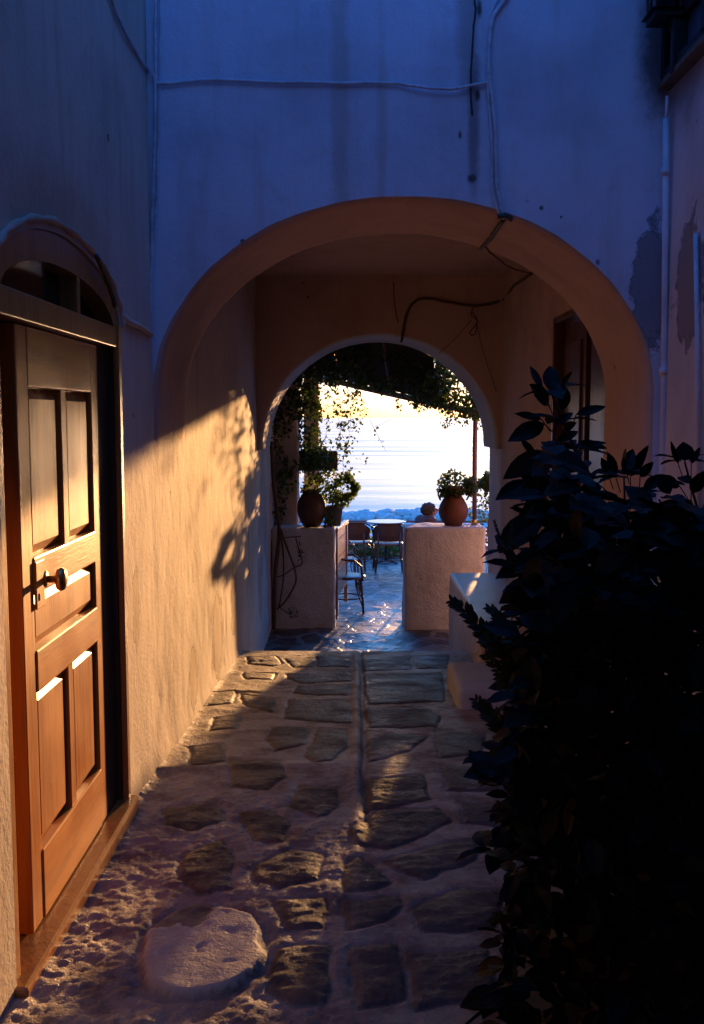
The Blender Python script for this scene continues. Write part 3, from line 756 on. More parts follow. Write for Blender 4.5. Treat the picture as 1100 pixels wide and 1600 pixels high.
# ================================================================ PASSAGE FURNITURE: parapet, step
def rough_box(name, x0, x1, y0, y1, z0, z1, mat, parent=None, amp=.006, r=.02, sub=22):
    bm = bmesh.new(); bmesh.ops.create_cube(bm, size=1)
    for v in bm.verts: v.co = Vector(((x0+x1)/2+v.co.x*(x1-x0), (y0+y1)/2+v.co.y*(y1-y0), (z0+z1)/2+v.co.z*(z1-z0)))
    bmesh.ops.bevel(bm, geom=list(bm.edges), offset=r, segments=3, profile=.5, affect='EDGES')
    for _ in range(6):
        es = [e for e in bm.edges if e.calc_length() > .06]
        if not es: break
        bmesh.ops.subdivide_edges(bm, edges=es, cuts=1, use_grid_fill=True)
    bmesh.ops.triangulate(bm, faces=[f for f in bm.faces if len(f.verts) > 4])
    for v in bm.verts:
        n = v.normal; k = mnoise.noise(v.co*3)*amp+mnoise.noise(v.co*11)*amp*.5
        v.co += n*k
    for f in bm.faces: f.smooth = True
    me = bpy.data.meshes.new(name); bm.to_mesh(me); bm.free(); me.materials.append(mat)
    o = bpy.data.objects.new(name, me); COL.objects.link(o); o.parent = parent; return o
M['ledge'] = plaster('worn_gloss_limewash', (.60, .52, .46), rough=.42, streak=.1, dirt=.3, bumpk=1.0)
tag(rough_box('parapet', .905, XR+.03, 7.15, 9.47, -.95, .115, M['ledge'], None, .008, .03), 'low whitewashed ledge along the right wall with gold light on its top', 'parapet')
tag(rough_box('doorstep', .61, XR+.02, 5.76, 6.45, -.35, -.008, M['pier'], None, .010, .035), 'low whitewashed block step before the dark passage door', 'step')
# piers
PZ = -.75
def pier(x0, x1, zt, label):
    return tag(rough_box('low_wall', x0, x1, 10.92, 11.37, PZ-.1, zt, M['pier'], None, .014, .03), label, 'low wall', 'low walls flanking the terrace gate')
pier(.545, 1.44, .39, 'whitewashed low wall right of the gap, carrying the amphora-like pot')
pier(-.93, -.225, .375, 'whitewashed low wall left of the gap, with dry vine stems on it')
# wall behind left pier & pillar
tw = thing('terrace_wall', 'shabby plastered wall beyond the arch, overgrown with vine on the left', 'wall')
rough_box('wall', -1.6, -.93, 10.42, 11.9, PZ-.1, 3.0, M['oldwall'], tw, .01, .02)
rough_box('wall_return', -.95, -.66, 11.42, 11.8, PZ-.1, 2.2, M['oldwall'], tw, .01, .02)
tag(rough_box('pillar', -.62, -.44, 12.0, 12.2, PZ-.1, 2.7, M['oldwall'], None, .006, .012), 'square plastered pillar whose edge glows yellow in the sun', 'pillar')

# ================================================================ GATE
gt = thing('wooden_gate', 'red-brown wooden gate with rows of small holes, standing open', 'gate', (-.222, 11.30, PZ), 0)
gt.rotation_euler = (0, 0, -math.atan2(.11, .9))   # local +Y along the leaf
G = MB(); zt_ = 1.09
G.bbox(-.022, .022, 0, .06, .03, zt_-.01, .004); G.build('stile', M['gatewood'], gt)
G = MB(); G.bbox(-.020, .020, .86, .92, .08, zt_-.01, .004); G.build('stile', M['gatewood'], gt)
G = MB(); G.bbox(-.027, .027, -.01, .93, zt_-.045, zt_, .005); G.build('top_rail', M['gatewood'], gt)
G = MB()
rows = [(.93, .955), (.72, .745), (.58, .66)]
zc = .34; cells = []
for z0, z1 in sorted(rows):
    G.box(-.009, .009, .06, .86, zc, z0)
    ncol = 8
    for i in range(ncol):
        a = .06+.8*i/ncol; w = .8/ncol
        G.box(-.009, .009, a, a+w*.62, z0, z1)
    zc = z1
G.box(-.009, .009, .06, .86, zc, zt_-.045)
G.build('board_panel', M['gatewood'], gt)
G = MB(); G.bbox(-.018, .018, .06, .86, .30, .345, .003); G.build('bottom_rail', M['gatewood'], gt)

# ================================================================ POTS
def pot_right():
    p = onY(706, 826, 11.16); t = thing('terracotta_jar', 'ribbed terracotta jar with a loop handle on the right low wall', 'pot', (p.x+.015, 11.15, .385))
    prof = [(.095,0),(.10,.015)]
    for i in range(26):
        s_ = i/25; r = .10+.072*math.sin(math.pi*min(1, s_*1.02)**.9)-.012*s_ + (.0022 if i % 2 else 0); prof.append((r, .02+.33*s_))
    prof += [(.088,.365),(.092,.40),(.105,.415),(.108,.43),(.098,.438),(.088,.42),(.085,.40)]
    MB().lathe(prof, 36).build('jar_body', M['terra'], t, True)
    for sg in (-1, 1):
        h = MB(); h.tube(bez([(sg*.105, 0, .385), (sg*.155, 0, .395), (sg*.172, 0, .35), (sg*.145, 0, .285)], 6), .010, 8); h.build('handle', M['terra'], t, True)
    MB().lathe([(.08, .39), (.03, .40), (.001, .40)], 20).build('soil', M['soil'], t)
    return t
pr = pot_right()
p = onY(487, 828, 11.15)
pl = thing('clay_jar', 'large dark round clay jar on the left low wall', 'pot', (p.x, 11.15, .375))
MB().lathe([(.09,0),(.12,.05),(.155,.13),(.165,.20),(.155,.28),(.12,.35),(.095,.38),(.11,.405),(.105,.415),(.085,.40)], 32).build('jar_body', M['terra_d'], pl, True)
MB().lathe([(.086, .38), (.03, .39), (.001, .39)], 20).build('soil', M['soil'], pl)
p = onY(529, 820, 11.22)
pb = thing('flower_pot', 'grey tapered flower pot at the end of the left low wall', 'pot', (-.243, 11.24, .375))
MB().lathe([(.075,0),(.080,.01),(.102,.19),(.112,.192),(.113,.225),(.100,.226),(.097,.20)], 28).build('pot_body', M['pot_grey'], pb, True)
MB().lathe([(.098, .195), (.03, .20), (.001, .20)], 20).build('soil', M['soil'], pb)
# hanging planter box
a = onY(467, 706, 11.85); b = onY(528, 735, 11.85)
pbx = thing('planter_box', 'long wooden planter box jutting from the pillar, vine spilling over it', 'planter', (0, 0, 0))
MB().bbox(a.x, b.x, 11.75, 11.93, b.z, a.z, .006).build('box', M['greybrown'], pbx)
MB().bbox(a.x+.01, b.x-.01, 11.77, 11.91, a.z-.01, a.z+.012, .004).build('soil', M['soil'], pbx)
p = onY(508, 826, 11.05); c = MB(); c.lathe([(.018,0),(.026,.012),(.024,.028),(.012,.034)], 14, (p.x, 11.05, .375)); tag(c.build('clay_saucer', M['terra'], None, True), 'tiny clay dish beside the dark jar', 'dish')

# ================================================================ PERGOLA
pg = thing('pergola', 'pergola of dark beams and reed mat roofing the terrace, on a red-brown post', 'pergola')
P0 = onY(741, 828, 11.22)
c = MB(); c.tube([(P0.x, 11.22, .45), (P0.x-.004, 11.22, 1.2), (P0.x, 11.22, 1.9)], .026, 14); c.build('post', M['darkwood'], pg, True)
c = MB(); c.lathe([(.036, 0), (.036, .055), (.030, .065)], 18, (P0.x, 11.22, .385)); c.build('post_foot', M['brass'], pg, True)
E = [onY(400, 573, 13.0), onY(535, 603, 12.6), onY(610, 620, 12.0), onY(685, 637, 11.4), onY(760, 652, 11.0)]
c = MB(); c.tube([e+Vector((0, 0, .035)) for e in E], .035, 8); c.build('edge_beam', M['darkwood'], pg, True)
for k in range(5):
    u_ = k/4; top = E[k]+Vector((0, 0, .08)); nx_ = -1.0+2.5*u_
    c = MB(); c.tube([top, (nx_, 10.45, 2.62)], .022, 6); c.build('rafter', M['darkwood'], pg, True)
vs = []
for e, nx_ in zip(E[:4], (-1.2, -.5, .1, .75)):
    vs += [e+Vector((0, 0, .075)), Vector((nx_, 10.45, 2.66))]
c = MB(); n = len(vs); c.add(vs+[Vector(v)+Vector((0, 0, .02)) for v in vs], [(0,1,3,2),(2,3,5,4),(4,5,7,6)]+[(8,10,11,9),(10,12,13,11),(12,14,15,13)])
c.build('reed_mat', M['reed'], pg)
c = MB()
a0 = E[3].lerp(Vector((.75, 10.45, 2.66)), .62); a1 = Vector((E[4].x+.5, 10.9, 2.34)); b0 = Vector((.75, 10.45, 2.68)); b1 = Vector((2.0, 10.45, 2.68))
a0.z += .05; q4 = [a0, a1, b1, b0]; c.add(q4+[v+Vector((0, 0, .02)) for v in q4], [(0,1,2,3),(7,6,5,4)]); c.build('reed_mat', M['reed'], pg)

# ================================================================ FOLIAGE
def inpoly(x, y, P):
    c = False; n = len(P)
    for i in range(n):
        (ax, ay), (bx, by) = P[i], P[(i+1) % n]
        if (ay > y) != (by > y) and x < (bx-ax)*(y-ay)/(by-ay)+ax: c = not c
    return c
def rdir(r, down=.3):
    v = Vector((r.gauss(0, 1), r.gauss(0, 1), r.gauss(-down, 1)))
    return v.normalized()
def clump(mb, poly, Y0, Y1, n, L, r, thr=-.15, freq=4.0, lim=None):
    xs = [p[0] for p in poly]; ys = [p[1] for p in poly]; k = 0; tries = 0
    while k < n and tries < n*12:
        tries += 1
        x, y, Y = r.uniform(min(xs), max(xs)), r.uniform(min(ys), max(ys)), r.uniform(Y0, Y1)
        if not inpoly(x, y, poly): continue
        p = onY(x, y, Y)
        if mnoise.noise(p*freq) < thr: continue
        if lim and not lim(p): continue
        l = L*r.uniform(.6, 1.3); mb.leaf(p, rdir(r), rdir(r, -1), l, l*.75); k += 1
r = random.Random(11)
vine = thing('climbing_vine', 'leafy climbing vine massed over the pergola and down the left wall', 'vine')
m = MB()
clump(m, [(425,640),(440,580),(480,545),(540,530),(650,530),(700,570),(712,600),(715,633),(690,634),(600,614),(540,600),(500,600),(470,650),(425,690)], 11.0, 12.4, 6500, .055, r, -.22, 3.0, lim=lambda p: p.z < 2.75)
clump(m, [(690,556),(760,570),(770,640),(745,655),(700,646),(640,632)], 10.6, 11.2, 1900, .055, r, -.12, 6.0, lim=lambda p: p.z < 2.75)
clump(m, [(425,610),(500,600),(503,690),(520,715),(500,735),(465,745),(455,780),(440,760),(424,720)], 11.3, 11.95, 2300, .050, r, -.12, 5)
clump(m, [(425,700),(450,720),(446,800),(428,830)], 11.0, 11.4, 260, .045, r, -.1, 5)
clump(m, [(492,700),(530,705),(530,740),(500,742),(470,735)], 11.6, 11.75, 180, .05, r, -.1, 5)
m.build('foliage', M['leaf'], vine)
# strands
strands = [[(505,600),(520,625),(528,650),(532,680),(528,705)], [(540,603),(548,640),(545,690),(536,720),(540,760)], [(512,598),(512,650),(508,690)],
           [(560,608),(552,625),(556,640)], [(520,605),(530,612),(545,616),(565,606)], [(500,640),(540,625),(560,607)], [(557,608),(575,650),(590,680),(603,705)], [(525,690),(535,700),(548,705)],
           [(695,640),(700,655),(690,668)], [(700,640),(712,650),(714,660)], [(726,640),(728,656),(724,664)], [(735,645),(748,660),(750,672)], [(520,645),(536,640),(542,648)], [(560,608),(570,640),(560,660)],
           [(620,622),(622,632),(626,638)], [(650,630),(655,640)], [(530,660),(540,662),(550,656)], [(583,668),(600,660),(612,655)]]
lm = MB()
for si, st_ in enumerate(strands):
    Y = 11.6+.5*((si*37) % 10)/10
    if si == 6 or si == 17: dens = .06
    elif st_[0][0] > 600: dens = .9
    else: dens = .95
    P = bez([onY(x, y, Y) for x, y in st_], 10); sm = MB(); sm.tube(P, .0022, 4); sm.build('hanging_stem', M['stem'], vine, True)
    for q in P:
        if r.random() < dens:
            for _ in range(r.choice((1, 1, 2))):
                l = r.uniform(.03, .06); d = rdir(r, .7); lm.leaf(q+d*.01, d, rdir(r, -1), l, l*.7)
for (x, y) in ((512,650),(545,648),(560,640),(520,690),(540,690),(703,652),(715,655),(690,650),(553,612),(530,620),(555,690),(560,665),(535,665),(565,720),(550,735),(548,765),(530,640),(700,660),(540,720),(548,700)):
    q = onY(x, y, 11.8)
    for _ in range(9):
        l = r.uniform(.03, .055); d = rdir(r, .4); lm.leaf(q+d*r.uniform(0, .07), d, rdir(r, -1), l, l*.7)
lm.build('hanging_leaves', M['leaf'], vine)
# dry stems on the left pier and wall
for path, rad in (([(424,690),(428,760),(436,830),(430,900),(428,985)], .022), ([(436,820),(450,860),(460,888),(462,910),(447,938),(433,952)], .010), ([(430,800),(441,850),(443,900),(436,950)], .008),
                  ([(445,840),(470,838)], .006), ([(462,840),(468,862),(472,880),(458,888),(444,898),(430,902)], .007), ([(433,945),(445,955),(455,960)], .006)):
    s_ = MB(); s_.tube(bez([onY(x, y, 10.88) for x, y in path], 7), rad, 8); s_.build('stem', M['stem'], vine, True)
m = MB()
for (x, y, n) in ((468,862,26),(470,870,20),(455,958,24),(463,958,16),(444,745,14),(450,770,20),(438,835,12)):
    q = onY(x, y, 10.86)
    for _ in range(n):
        l = r.uniform(.02, .035); m.leaf(q+Vector((r.gauss(0,.02), r.uniform(-.02, .01), r.gauss(0,.03))), rdir(r), rdir(r), l, l*.6)
m.build('dry_leaves', M['leaf'], vine)
def potplant(name, label, polys, Y0, Y1, n, L, base, mat='leafpot', thr=-.2, cat='plant', freq=7):
    t = thing(name, label, cat); m = MB(); rr = random.Random(n)
    for P in polys: clump(m, P, Y0, Y1, n, L, rr, thr, freq)
    m.build('foliage', M[mat], t)
    sm = MB(); cx = sum(p[0] for p in polys[0])/len(polys[0])
    for i in range(7):
        q = polys[0][rr.randrange(len(polys[0]))]; e = onY(cx+(q[0]-cx)*.8, q[1], (Y0+Y1)/2)
        b_ = Vector(base)+Vector((rr.uniform(-.03,.03), rr.uniform(-.03,.03), 0)); sm = MB(); sm.tube(bez([b_, (b_+e)/2+Vector((0,0,.03)), e], 5), .004, 5); sm.build('stem', M['stem'], t, True)
    return t
potplant('jar_plant', 'bushy green plant growing from the ribbed terracotta jar', [[(686,765),(686,748),(698,738),(712,736),(728,745),(738,756),(728,770),(712,772),(700,772)], [(728,750),(740,745),(745,765),(730,775)], [(686,762),(722,762),(720,776),(690,774)]], 11.02, 11.3, 480, .045, (pr.location.x, 11.15, .79), mat='leaf', thr=-.35)
potplant('jar_plant', 'sunlit yellow-green plant spreading above the dark round jar', [[(470,775),(475,745),(500,735),(530,738),(545,755),(548,775),(530,790),(500,782)], [(540,735),(560,760),(556,772),(540,778)]], 11.0, 11.4, 700, .045, (pl.location.x, 11.15, .765), thr=-.1)
potplant('pot_plant', 'plant sprouting from the grey tapered pot', [[(515,790),(518,770),(535,765),(552,772),(545,790)]], 11.1, 11.35, 200, .045, (-.243, 11.24, .575))
potplant('trailing_plant', 'trailing green plant hanging between the dark jar and the grey pot', [[(506,800),(513,790),(524,800),(521,808),(527,816),(519,824),(512,818),(508,822)]], 11.0, 11.12, 90, .032, (-.33, 11.1, .40), thr=-.05, freq=16)
potplant('bush', 'dense dark bush seen between the post and the right side of the small arch', [[(728,828),(735,790),(745,765),(757,757),(772,752),(790,770),(790,880),(745,880)], [(745,758),(760,738),(772,750),(765,765)]], 11.7, 12.1, 800, .05, (1.5, 11.9, PZ), mat='leaf', thr=-.3)
tb = potplant('plant_bed', 'low green plants along the foot of the terrace rail', [[(545,845),(570,833),(592,838),(610,848),(632,845),(632,872),(545,875)]], 16.4, 16.9, 700, .07, (.4, 16.7, PZ), thr=-.2)
m = MB(); m.tube([onY(764, 812, 11.5), onY(765, 880, 11.5)], .02, 8); tag(m.build('stake', M['darkwood'], None, True), 'dark wooden stake at the right end of the right low wall', 'stake')

# ================================================================ TERRACE FURNITURE
def make_chair(label, group):
    t = thing('rattan_armchair', label, 'chair', (0,0,0), 0, group)
    MB().lathe([(.001,.405),(.20,.405),(.225,.415),(.225,.43),(.20,.44),(.001,.436)], 28).build('seat', M['seatc'], t, True)
    vs = []; fs = []; n = 20
    for i in range(n+1):
        a = R(200)+R(140)*i/n
        e = 1-abs(i/n-.5)*2
        for (rr_, z) in ((.225, .47), (.245, .56), (.262, .64+.10*min(1, e*2.2))):
            vs.append((rr_*math.cos(a), rr_*math.sin(a), z))
    m_ = len(vs)
    vs += [(x*.93, y*.93, z) for x, y, z in vs]
    for i in range(n):
        for k in range(2):
            q = i*3+k; fs += [(q, q+3, q+4, q+1), (m_+q, m_+q+1, m_+q+4, m_+q+3)]
    for i in range(n): fs += [(i*3+2, i*3+5, m_+i*3+5, m_+i*3+2), (i*3, m_+i*3, m_+i*3+3, i*3+3)]
    MB().add(vs, fs).build('backrest', M['rattan'], t)
    hoop = [(.215*1, .17, .44)]
    pts = [(.21, .19, .40), (.245, .17, .58), (.262, .08, .655)] + [(.265*math.cos(R(a)), .265*math.sin(R(a)), .66+.085*math.sin(R(max(0, min(180, (a+-180)*1.0))))) for a in range(-5, -180, -12)][0:0]
    arcp = []
    for i in range(19):
        a = R(-8-164*i/18); e = math.sin(math.pi*i/18)
        arcp.append((.268*math.cos(a), .268*math.sin(a), .66+.085*min(1, e*1.4)))
    full = pts + arcp + [(-x, y, z) for x, y, z in reversed(pts)]
    MB().tube(full, .013, 8).build('arm_frame', M['rattan'], t, True)
    for sx_ in (-1, 1):
        MB().tube([(sx_*.235, .20, 0), (sx_*.20, .17, .41)], .014, 8).build('leg', M['rattan'], t, True)
        MB().tube([(sx_*.205, -.24, 0), (sx_*.16, -.16, .41), (sx_*.17, -.19, .60)], .014, 8).build('leg', M['rattan'], t, True)
    s_ = MB(); ring = [(.205*math.cos(R(a)), .195*math.sin(R(a)), .17) for a in range(0, 361, 15)]; s_.tube(ring, .009, 6)
    for sx_ in (-1, 1): s_.tube(bez([(sx_*.228, .195, .06), (sx_*.20, .12, .30), (sx_*.12, .16, .40)], 5), .007, 6)
    s_.build('stretcher', M['rattan'], t, True)
    return t
G_CH = 'rattan armchairs on the terrace'
ch = make_chair('rattan armchair seen from behind at the round table, right of the gap', G_CH)
ch.location = (.515, 15.2, PZ)
def place_chair(x, y, rz, label):
    c = copy_tree(ch); c.location = (x, y, PZ); c.rotation_euler = (0, 0, rz); c['label'] = label; return c
place_chair(.03, 15.35, R(-18), 'rattan armchair left of the one seen from behind, seat catching the light')
place_chair(-.10, 12.0, R(-90), 'rattan armchair nearest the gate, facing right')
place_chair(-.16, 13.45, R(-84), 'rattan armchair half hidden behind the gate, beyond the nearest chair')
place_chair(1.02, 13.0, R(-62), 'rattan armchair in which the person sits')
def make_table(x, y, label, h=.685):
    t = thing('round_table', label, 'table', (x, y, PZ), 0, 'round terrace tables')
    MB().lathe([(.001,h-.03),(.30,h-.03),(.32,h-.02),(.32,h-.004),(.31,h),(.001,h)], 40).build('tabletop', M['tabletop'], t)
    MB().lathe([(.03,.03),(.025,.1),(.022,h-.04),(.08,h-.03)], 14).build('pedestal', M['iron'], t, True)
    f_ = MB()
    for k in range(4):
        a = R(45+90*k); f_.tube([(0, 0, .05), (.24*math.cos(a), .24*math.sin(a), .02)], .014, 6)
    f_.build('table_foot', M['iron'], t, True); return t
make_table(.50, 15.95, 'round pale table with bright top behind the centre chair')
make_table(1.45, 13.0, 'round table before the seated person')
# rail and low parapet at terrace edge
rl_ = thing('terrace_railing', 'thin dark railing along the seaward edge of the terrace', 'railing')
za = onY(600, 815, 17.1).z
MB().tube([(-5, 17.1, za), (6, 17.1, za)], .022, 8).build('rail', M['darkwood'], rl_)
for i in range(8):
    x = -4.6+1.45*i; MB().tube([(x, 17.1, PZ), (x, 17.1, za)], .016, 6).build('post', M['darkwood'], rl_)
tag(rough_box('terrace_kerb', -5.8, 6.5, 16.95, 17.25, PZ-.2, onY(600, 846, 16.95).z, M['oldwall'], None, .01, .02), 'low kerb wall under the thin railing', 'wall')

# ================================================================ PERSON
def skinmesh(name, V, Ed, Rr, mat, parent, sub=2, root=0):
    me = bpy.data.meshes.new(name); me.from_pydata([Vector(v) for v in V], Ed, []); me.update()
    o = bpy.data.objects.new(name, me); COL.objects.link(o)
    md = o.modifiers.new('s', 'SKIN'); 
    for i, s_ in enumerate(me.skin_vertices[0].data):
        q = Rr[i]; s_.radius = q if isinstance(q, tuple) else (q, q); s_.use_root = (i == root)
    md.use_smooth_shade = True
    o.modifiers.new('ss', 'SUBSURF').levels = sub; o.modifiers['ss'].render_levels = sub
    dg = bpy.context.evaluated_depsgraph_get(); ev = o.evaluated_get(dg)
    nm = bpy.data.meshes.new_from_object(ev); nm.name = name
    bpy.data.objects.remove(o); nm.materials.clear(); nm.materials.append(mat)
    for p_ in nm.polygons: p_.use_smooth = True
    n_ = bpy.data.objects.new(name, nm); COL.objects.link(n_); n_.parent = parent; return n_
def person():
    t = thing('person', 'person with short bushy hair seated beyond the right low wall, facing right', 'person', (.97, 12.98, PZ), R(-62))
    # local: faces +Y, right = +X
    V = [(0,-.04,.50),(0,-.07,.66),(0,-.07,.88),(0,-.05,1.02),(0,-.01,1.055),(0,.015,1.09),(0,.02,1.15),(0,.015,1.20)]
    Rr = [(.13,.10),(.12,.09),(.15,.095),(.10,.07),(.045,.045),(.065,.075),(.075,.09),(.055,.065)]
    Ed = [(i, i+1) for i in range(7)]
    def addv(v, rr_, to): V.append(v); Rr.append(rr_); Ed.append((to, len(V)-1)); return len(V)-1
    addv((0,.112,1.125), .014, 5)   # nose
    for sx_ in (-1, 1):
        e = addv((sx_*.082,.012,1.12), .012, 5)
        s0 = addv((sx_*.16,-.05,1.005), .055, 3); e0 = addv((sx_*.215,-.02,.70), .040, s0); w0 = addv((sx_*.17,.20,.60), .026, e0)
        hnd = addv((sx_*.15,.26,.575), (.034, .018), w0)
        for k_, (dx, ln) in enumerate(((-.03,.07),(-.012,.082),(.008,.078),(.026,.062))):
            k1 = addv((sx_*.15+dx, .29, .575), .010, hnd); k2 = addv((sx_*.15+dx*1.1, .29+ln*.55, .568), .009, k1); addv((sx_*.15+dx*1.1, .29+ln*.9, .55), .008, k2)
        th_ = addv((sx_*.15-sx_*.04, .255, .565), .011, hnd); addv((sx_*.15-sx_*.055, .29, .555), .009, th_)
        h0 = addv((sx_*.10,.0,.50), .085, 0); k0 = addv((sx_*.13,.40,.50), .062, h0); a0 = addv((sx_*.14,.42,.09), .036, k0); addv((sx_*.15,.50,.04), (.035,.028), a0); addv((sx_*.155,.58,.03), (.032,.02), len(V)-1)
    skinmesh('body', V, Ed, Rr, M['skin'], t)
    # shirt
    V2 = [(0,-.04,.50),(0,-.07,.66),(0,-.07,.88),(0,-.05,1.015),(-.17,-.05,1.01),(-.22,-.03,.82),(.17,-.05,1.01),(.20,-.03,.79)]
    skinmesh('shirt', V2, [(0,1),(1,2),(2,3),(3,4),(4,5),(3,6),(6,7)], [(.15,.12),(.14,.11),(.17,.115),(.115,.08),.068,.056,.068,.056], M['shirt'], t)
    V3 = [(0,-.04,.50),(-.10,0,.50),(-.13,.40,.50),(-.14,.42,.14),(.10,0,.50),(.13,.40,.50),(.14,.42,.14)]
    skinmesh('trousers', V3, [(0,1),(1,2),(2,3),(0,4),(4,5),(5,6)], [(.145,.115),.10,.075,.052,.10,.075,.052], M['trouser'], t)
    bm = bmesh.new(); bmesh.ops.create_icosphere(bm, subdivisions=5, radius=1)
    for v in bm.verts:
        n_ = v.co.copy(); k_ = 1+.16*mnoise.noise(n_*4.5)+.10*mnoise.noise(n_*11)
        v.co = Vector((n_.x*.092*k_, n_.y*.100*k_-.016, n_.z*.090*k_+1.150))
        if v.co.y > .03 and v.co.z < 1.18: v.co.y = .03+(v.co.y-.03)*.2
    for f_ in bm.faces: f_.smooth = True
    me = bpy.data.meshes.new('hair'); bm.to_mesh(me); bm.free(); me.materials.append(M['hair'])
    h = bpy.data.objects.new('hair', me); COL.objects.link(h); h.parent = t
person()

# ================================================================ SHORE ROCKS
def rockmesh(seed):
    bm = bmesh.new(); bmesh.ops.create_icosphere(bm, subdivisions=3, radius=1); rr = random.Random(seed); o_ = Vector((seed*3.1, 0, 0))
    for v in bm.verts:
        v.co *= 1+.45*mnoise.noise(v.co*1.3+o_)+.18*mnoise.noise(v.co*4+o_); v.co.z *= .7
    me = bpy.data.meshes.new('rock'); bm.to_mesh(me); bm.free(); me.materials.append(M['rock']); return me
RM = [rockmesh(i) for i in range(6)]
r = random.Random(5)
for i in range(110):
    o = bpy.data.objects.new('rock', RM[i % 6]); COL.objects.link(o)
    x = -2.5+8*(i % 55)/55+r.uniform(-.1, .1); row = i//55
    s_ = r.uniform(.13, .25); o.scale = (s_*1.2, s_, s_); o.rotation_euler = (r.uniform(-.3,.3), r.uniform(-.3,.3), r.uniform(0, 6))
    o.location = (x, 40.5+row*1.2+r.uniform(-.4,.4), -2.50+.06*row+r.uniform(-.06,.08))
    tag(o, 'grey boulder in the rough line of rocks between the terrace and the sea', 'rock', 'rocks along the shore')

# ================================================================ FOREGROUND SHRUB
sh_ = thing('broad_leaved_shrub', 'tall dark shrub with broad pointed leaves filling the right foreground', 'shrub', (0, 0, 0))
r = random.Random(21); L = MB(); T = MB()
def px2(x, y, Y): return onY(x, y, Y)
hand = [ # base, tip, width px
 (847,608,828,570,11),(862,612,860,570,25),(876,606,893,580,9),(857,632,830,600,24),(880,640,882,603,20),(846,655,805,645,13),(850,662,795,688,27),
 (868,665,895,642,18),(900,648,947,634,15),(880,672,900,660,14),(900,700,946,690,15),(836,712,814,686,12),(852,705,785,748,30),(824,752,774,780,25),(824,802,797,792,9),
 (848,806,776,858,44),(846,868,774,902,34),(842,905,778,942,34),(850,925,782,965,30),(905,690,950,700,12),(870,690,905,672,14),
 (962,745,950,706,16),(975,740,990,700,20),(985,745,1012,696,16),(978,735,975,702,18),(1000,745,1020,722,14),(950,740,940,715,12),
 (1070,720,1068,690,26),(1060,725,1048,690,8),(1080,725,1094,698,10),(1062,760,1028,745,20),(1030,745,1048,772,24),(1080,770,1104,735,20),
 (955,795,940,812,14),(985,790,1005,760,14),(1005,765,1040,740,18),(940,760,905,765,22),(930,780,890,790,24)]
stemtips = [(860,610,2.75),(975,745,2.95),(1070,722,3.0),(800,860,2.7),(900,700,2.9),(1030,780,2.6),(1090,800,2.4),(830,960,2.5),(780,1180,2.5),(760,1330,2.6),(940,860,2.4),(1000,950,2.3),(880,1050,2.3)]
for (bx, by, tx_, ty_, w) in hand:
    Y = 2.75 if bx < 940 else 2.98
    b_ = px2(bx, by, Y+r.uniform(-.05, .05)); e = px2(tx_, ty_, Y+r.uniform(-.07, .03)); d = e-b_
    view = Vector((b_.x, b_.y, b_.z-EYE)).normalized()
    nn = (-view+Vector((0, 0, .5))+Vector((r.uniform(-.3,.3), r.uniform(-.3,.3), 0))).normalized()
    L.bigleaf(b_, d, nn, d.length, w*Y/F*1.1, .06)
    L.tube([b_, b_+(-d.normalized()*.02+Vector((.01, 0, -.03)))], .0018, 4)
root0 = Vector((1.02, 2.75, 0))
for i, (x, y, Y) in enumerate(stemtips):
    tip = px2(x, y, Y); rt = root0+Vector((r.uniform(-.22, .28), r.uniform(-.4, .3), 0))
    rt.x = min(1.3, max(rt.x, .75)); mid = rt.lerp(tip, .5)+Vector((r.uniform(-.04,.08), r.uniform(-.08,.08), .08))
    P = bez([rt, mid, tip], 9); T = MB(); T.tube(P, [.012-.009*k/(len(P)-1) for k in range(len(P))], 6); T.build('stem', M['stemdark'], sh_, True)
    for k, q in enumerate(P[3:]):
        for s2 in range(4):
            a = k*1.9+s2*1.57+r.uniform(-.3,.3); d = Vector((math.cos(a), math.sin(a), r.uniform(-.1,.5))); d.normalize()
            l = r.uniform(.07, .11)
            if (q+d*l).x > 1.37: continue
            L.bigleaf(q+d*.015, d, Vector((r.uniform(-.3,.3), r.uniform(-.3,.3), 1)).normalized(), l, l*r.uniform(.5,.62), .25)
region = [(856,700),(842,760),(850,800),(840,850),(838,900),(812,950),(800,1000),(808,1060),(790,1120),(800,1180),(770,1200),(800,1260),(795,1330),(810,1400),(790,1440),(780,1500),(740,1600),(1100,1600),(1100,790),(1060,790),(1010,790),(965,790),(925,790),(900,760),(880,700)]
k = 0; tries = 0
while k < 3000 and tries < 60000:
    tries += 1
    x, y, Y = r.uniform(640, 1140), r.uniform(690, 1640), r.uniform(2.15, 3.25)
    if not inpoly(min(x, 1099), min(y, 1599), region): continue
    q = px2(x, y, Y)
    if q.z < .03 or q.x > 1.36: continue
    if mnoise.noise(q*3.2) < -.28: continue
    if y > 1380 and (x < 725 or x < 780 and r.random() < .6): continue
    d = Vector((r.gauss(0, 1), r.gauss(0, 1), r.gauss(-.1, .5))).normalized(); l = r.uniform(.06, .115)
    if (q+d*l).x > 1.38 or (q+d*l).z < .01: continue
    nn = Vector((r.gauss(0,.5), r.gauss(-.3,.5), 1)).normalized()
    L.bigleaf(q, d, nn, l, l*r.uniform(.48,.62), r.uniform(.05,.3)); k += 1
L.build('foliage', M['leafdark'], sh_)
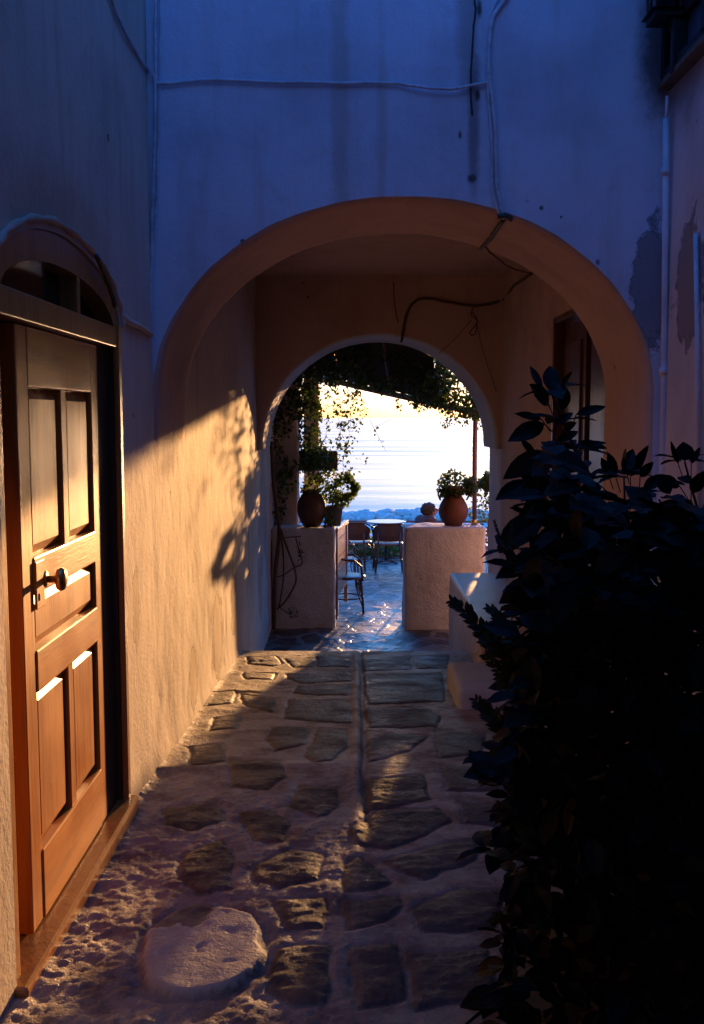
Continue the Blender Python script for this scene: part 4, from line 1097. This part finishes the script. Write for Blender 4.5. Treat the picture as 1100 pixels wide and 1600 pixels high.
# finer sprigs
sp = thing('sprig_shrub', 'fine-leaved sprigs poking out left of the broad-leaved shrub', 'shrub')
L = MB(); T = MB()
sprigs = [([(880,1080),(820,1050),(775,1010),(745,975),(722,950),(706,940)], 2.45, .05), ([(840,1200),(800,1150),(770,1120),(745,1095)], 2.45, .055), ([(820,1010),(790,985),(775,960),(762,950)], 2.45, .035),
          ([(850,1210),(810,1180),(775,1190),(738,1182)], 2.5, .06), ([(830,920),(800,880),(782,845),(772,815)], 2.6, .018), ([(800,880),(795,850),(800,820)], 2.6, .018), ([(860,1310),(820,1290),(780,1262)], 2.5, .06),
          ([(860,1440),(820,1420),(770,1440)], 2.5, .055), ([(795,860),(782,850),(775,838)], 2.6, .016), ([(830,1060),(800,1065),(755,1020)], 2.45, .05)]
for path, Y, ls in sprigs:
    P = bez([px2(x, y, Y+.02*i) for i, (x, y) in enumerate(path)], 9); n = len(P); T = MB(); T.tube(P, [.004-.0028*k/(n-1) for k in range(n)], 5); T.build('stem', M['stemdark'], sp, True)
    for k, q in enumerate(P):
        f_ = k/(n-1)
        for s2 in (-1, 1):
            if r.random() < .1: continue
            tdir = (P[min(k+1, n-1)]-P[max(k-1, 0)]).normalized(); side = tdir.cross(Vector((0, -1, .3))).normalized()*s2
            d = (tdir*1.0+side*r.uniform(.5, 1.0)+Vector((0, r.uniform(-.4, .4), 0))).normalized(); l = ls*(1.15-.75*f_)*r.uniform(.8, 1.2)
            L.bigleaf(q, d, Vector((r.uniform(-.3,.3), -.7, .6)).normalized(), l, l*(.42 if ls > .02 else .5), .1)
L.build('foliage', M['leafsprig'], sp)

# ================================================================ LIGHT, WORLD, CAMERA
AZ, EL = R(11.6), R(2.8)
SUN = Vector((math.sin(AZ)*math.cos(EL), math.cos(AZ)*math.cos(EL), math.sin(EL)))
w = bpy.data.worlds.new('World'); S.world = w; w.use_nodes = True
nt = w.node_tree; bg = nt.nodes['Background']
sk = nt.nodes.new('ShaderNodeTexSky'); sk.sky_type = 'NISHITA'; sk.sun_disc = False
sk.sun_elevation = EL; sk.sun_rotation = AZ; sk.altitude = 0; sk.air_density = 1.0; sk.dust_density = 1.0; sk.ozone_density = 3.0
tc = nt.nodes.new('ShaderNodeTexCoord'); sxyz = nt.nodes.new('ShaderNodeSeparateXYZ'); nt.links.new(tc.outputs['Generated'], sxyz.inputs[0])
hi = ramp(nt, sxyz.outputs['Z'], .03, .55)
tint = mix(nt, (.52, .60, 1.05), (.90, 3.6, 7.0), hi)
tint = mix(nt, (.62, .84, 2.3), tint, ramp(nt, sxyz.outputs['Z'], .03, .10))
nt.links.new(mix(nt, sk.outputs[0], tint, 1.0, 'MULTIPLY'), bg.inputs[0]); bg.inputs[1].default_value = .15
sd_ = bpy.data.lights.new('Sun', 'SUN'); sd_.energy = 4.8; sd_.angle = R(.85); sd_.color = (1.0, .51, .19)
so = bpy.data.objects.new('Sun', sd_); COL.objects.link(so); so.rotation_euler = SUN.to_track_quat('Z', 'Y').to_euler(); so.location = (3, 12, 6)
cam = bpy.data.cameras.new('Camera'); co = bpy.data.objects.new('Camera', cam); COL.objects.link(co)
co.location = (0, 0, EYE); co.rotation_euler = (R(90)-TH, 0, 0)
cam.sensor_fit = 'VERTICAL'; cam.sensor_height = 36; cam.lens = F/1600*36; cam.shift_x = -5/1600; cam.clip_start = .05; cam.clip_end = 8000
S.camera = co
S.view_settings.view_transform = 'Standard'; S.view_settings.look = 'None'; S.view_settings.gamma = 1; S.view_settings.exposure = 1.25
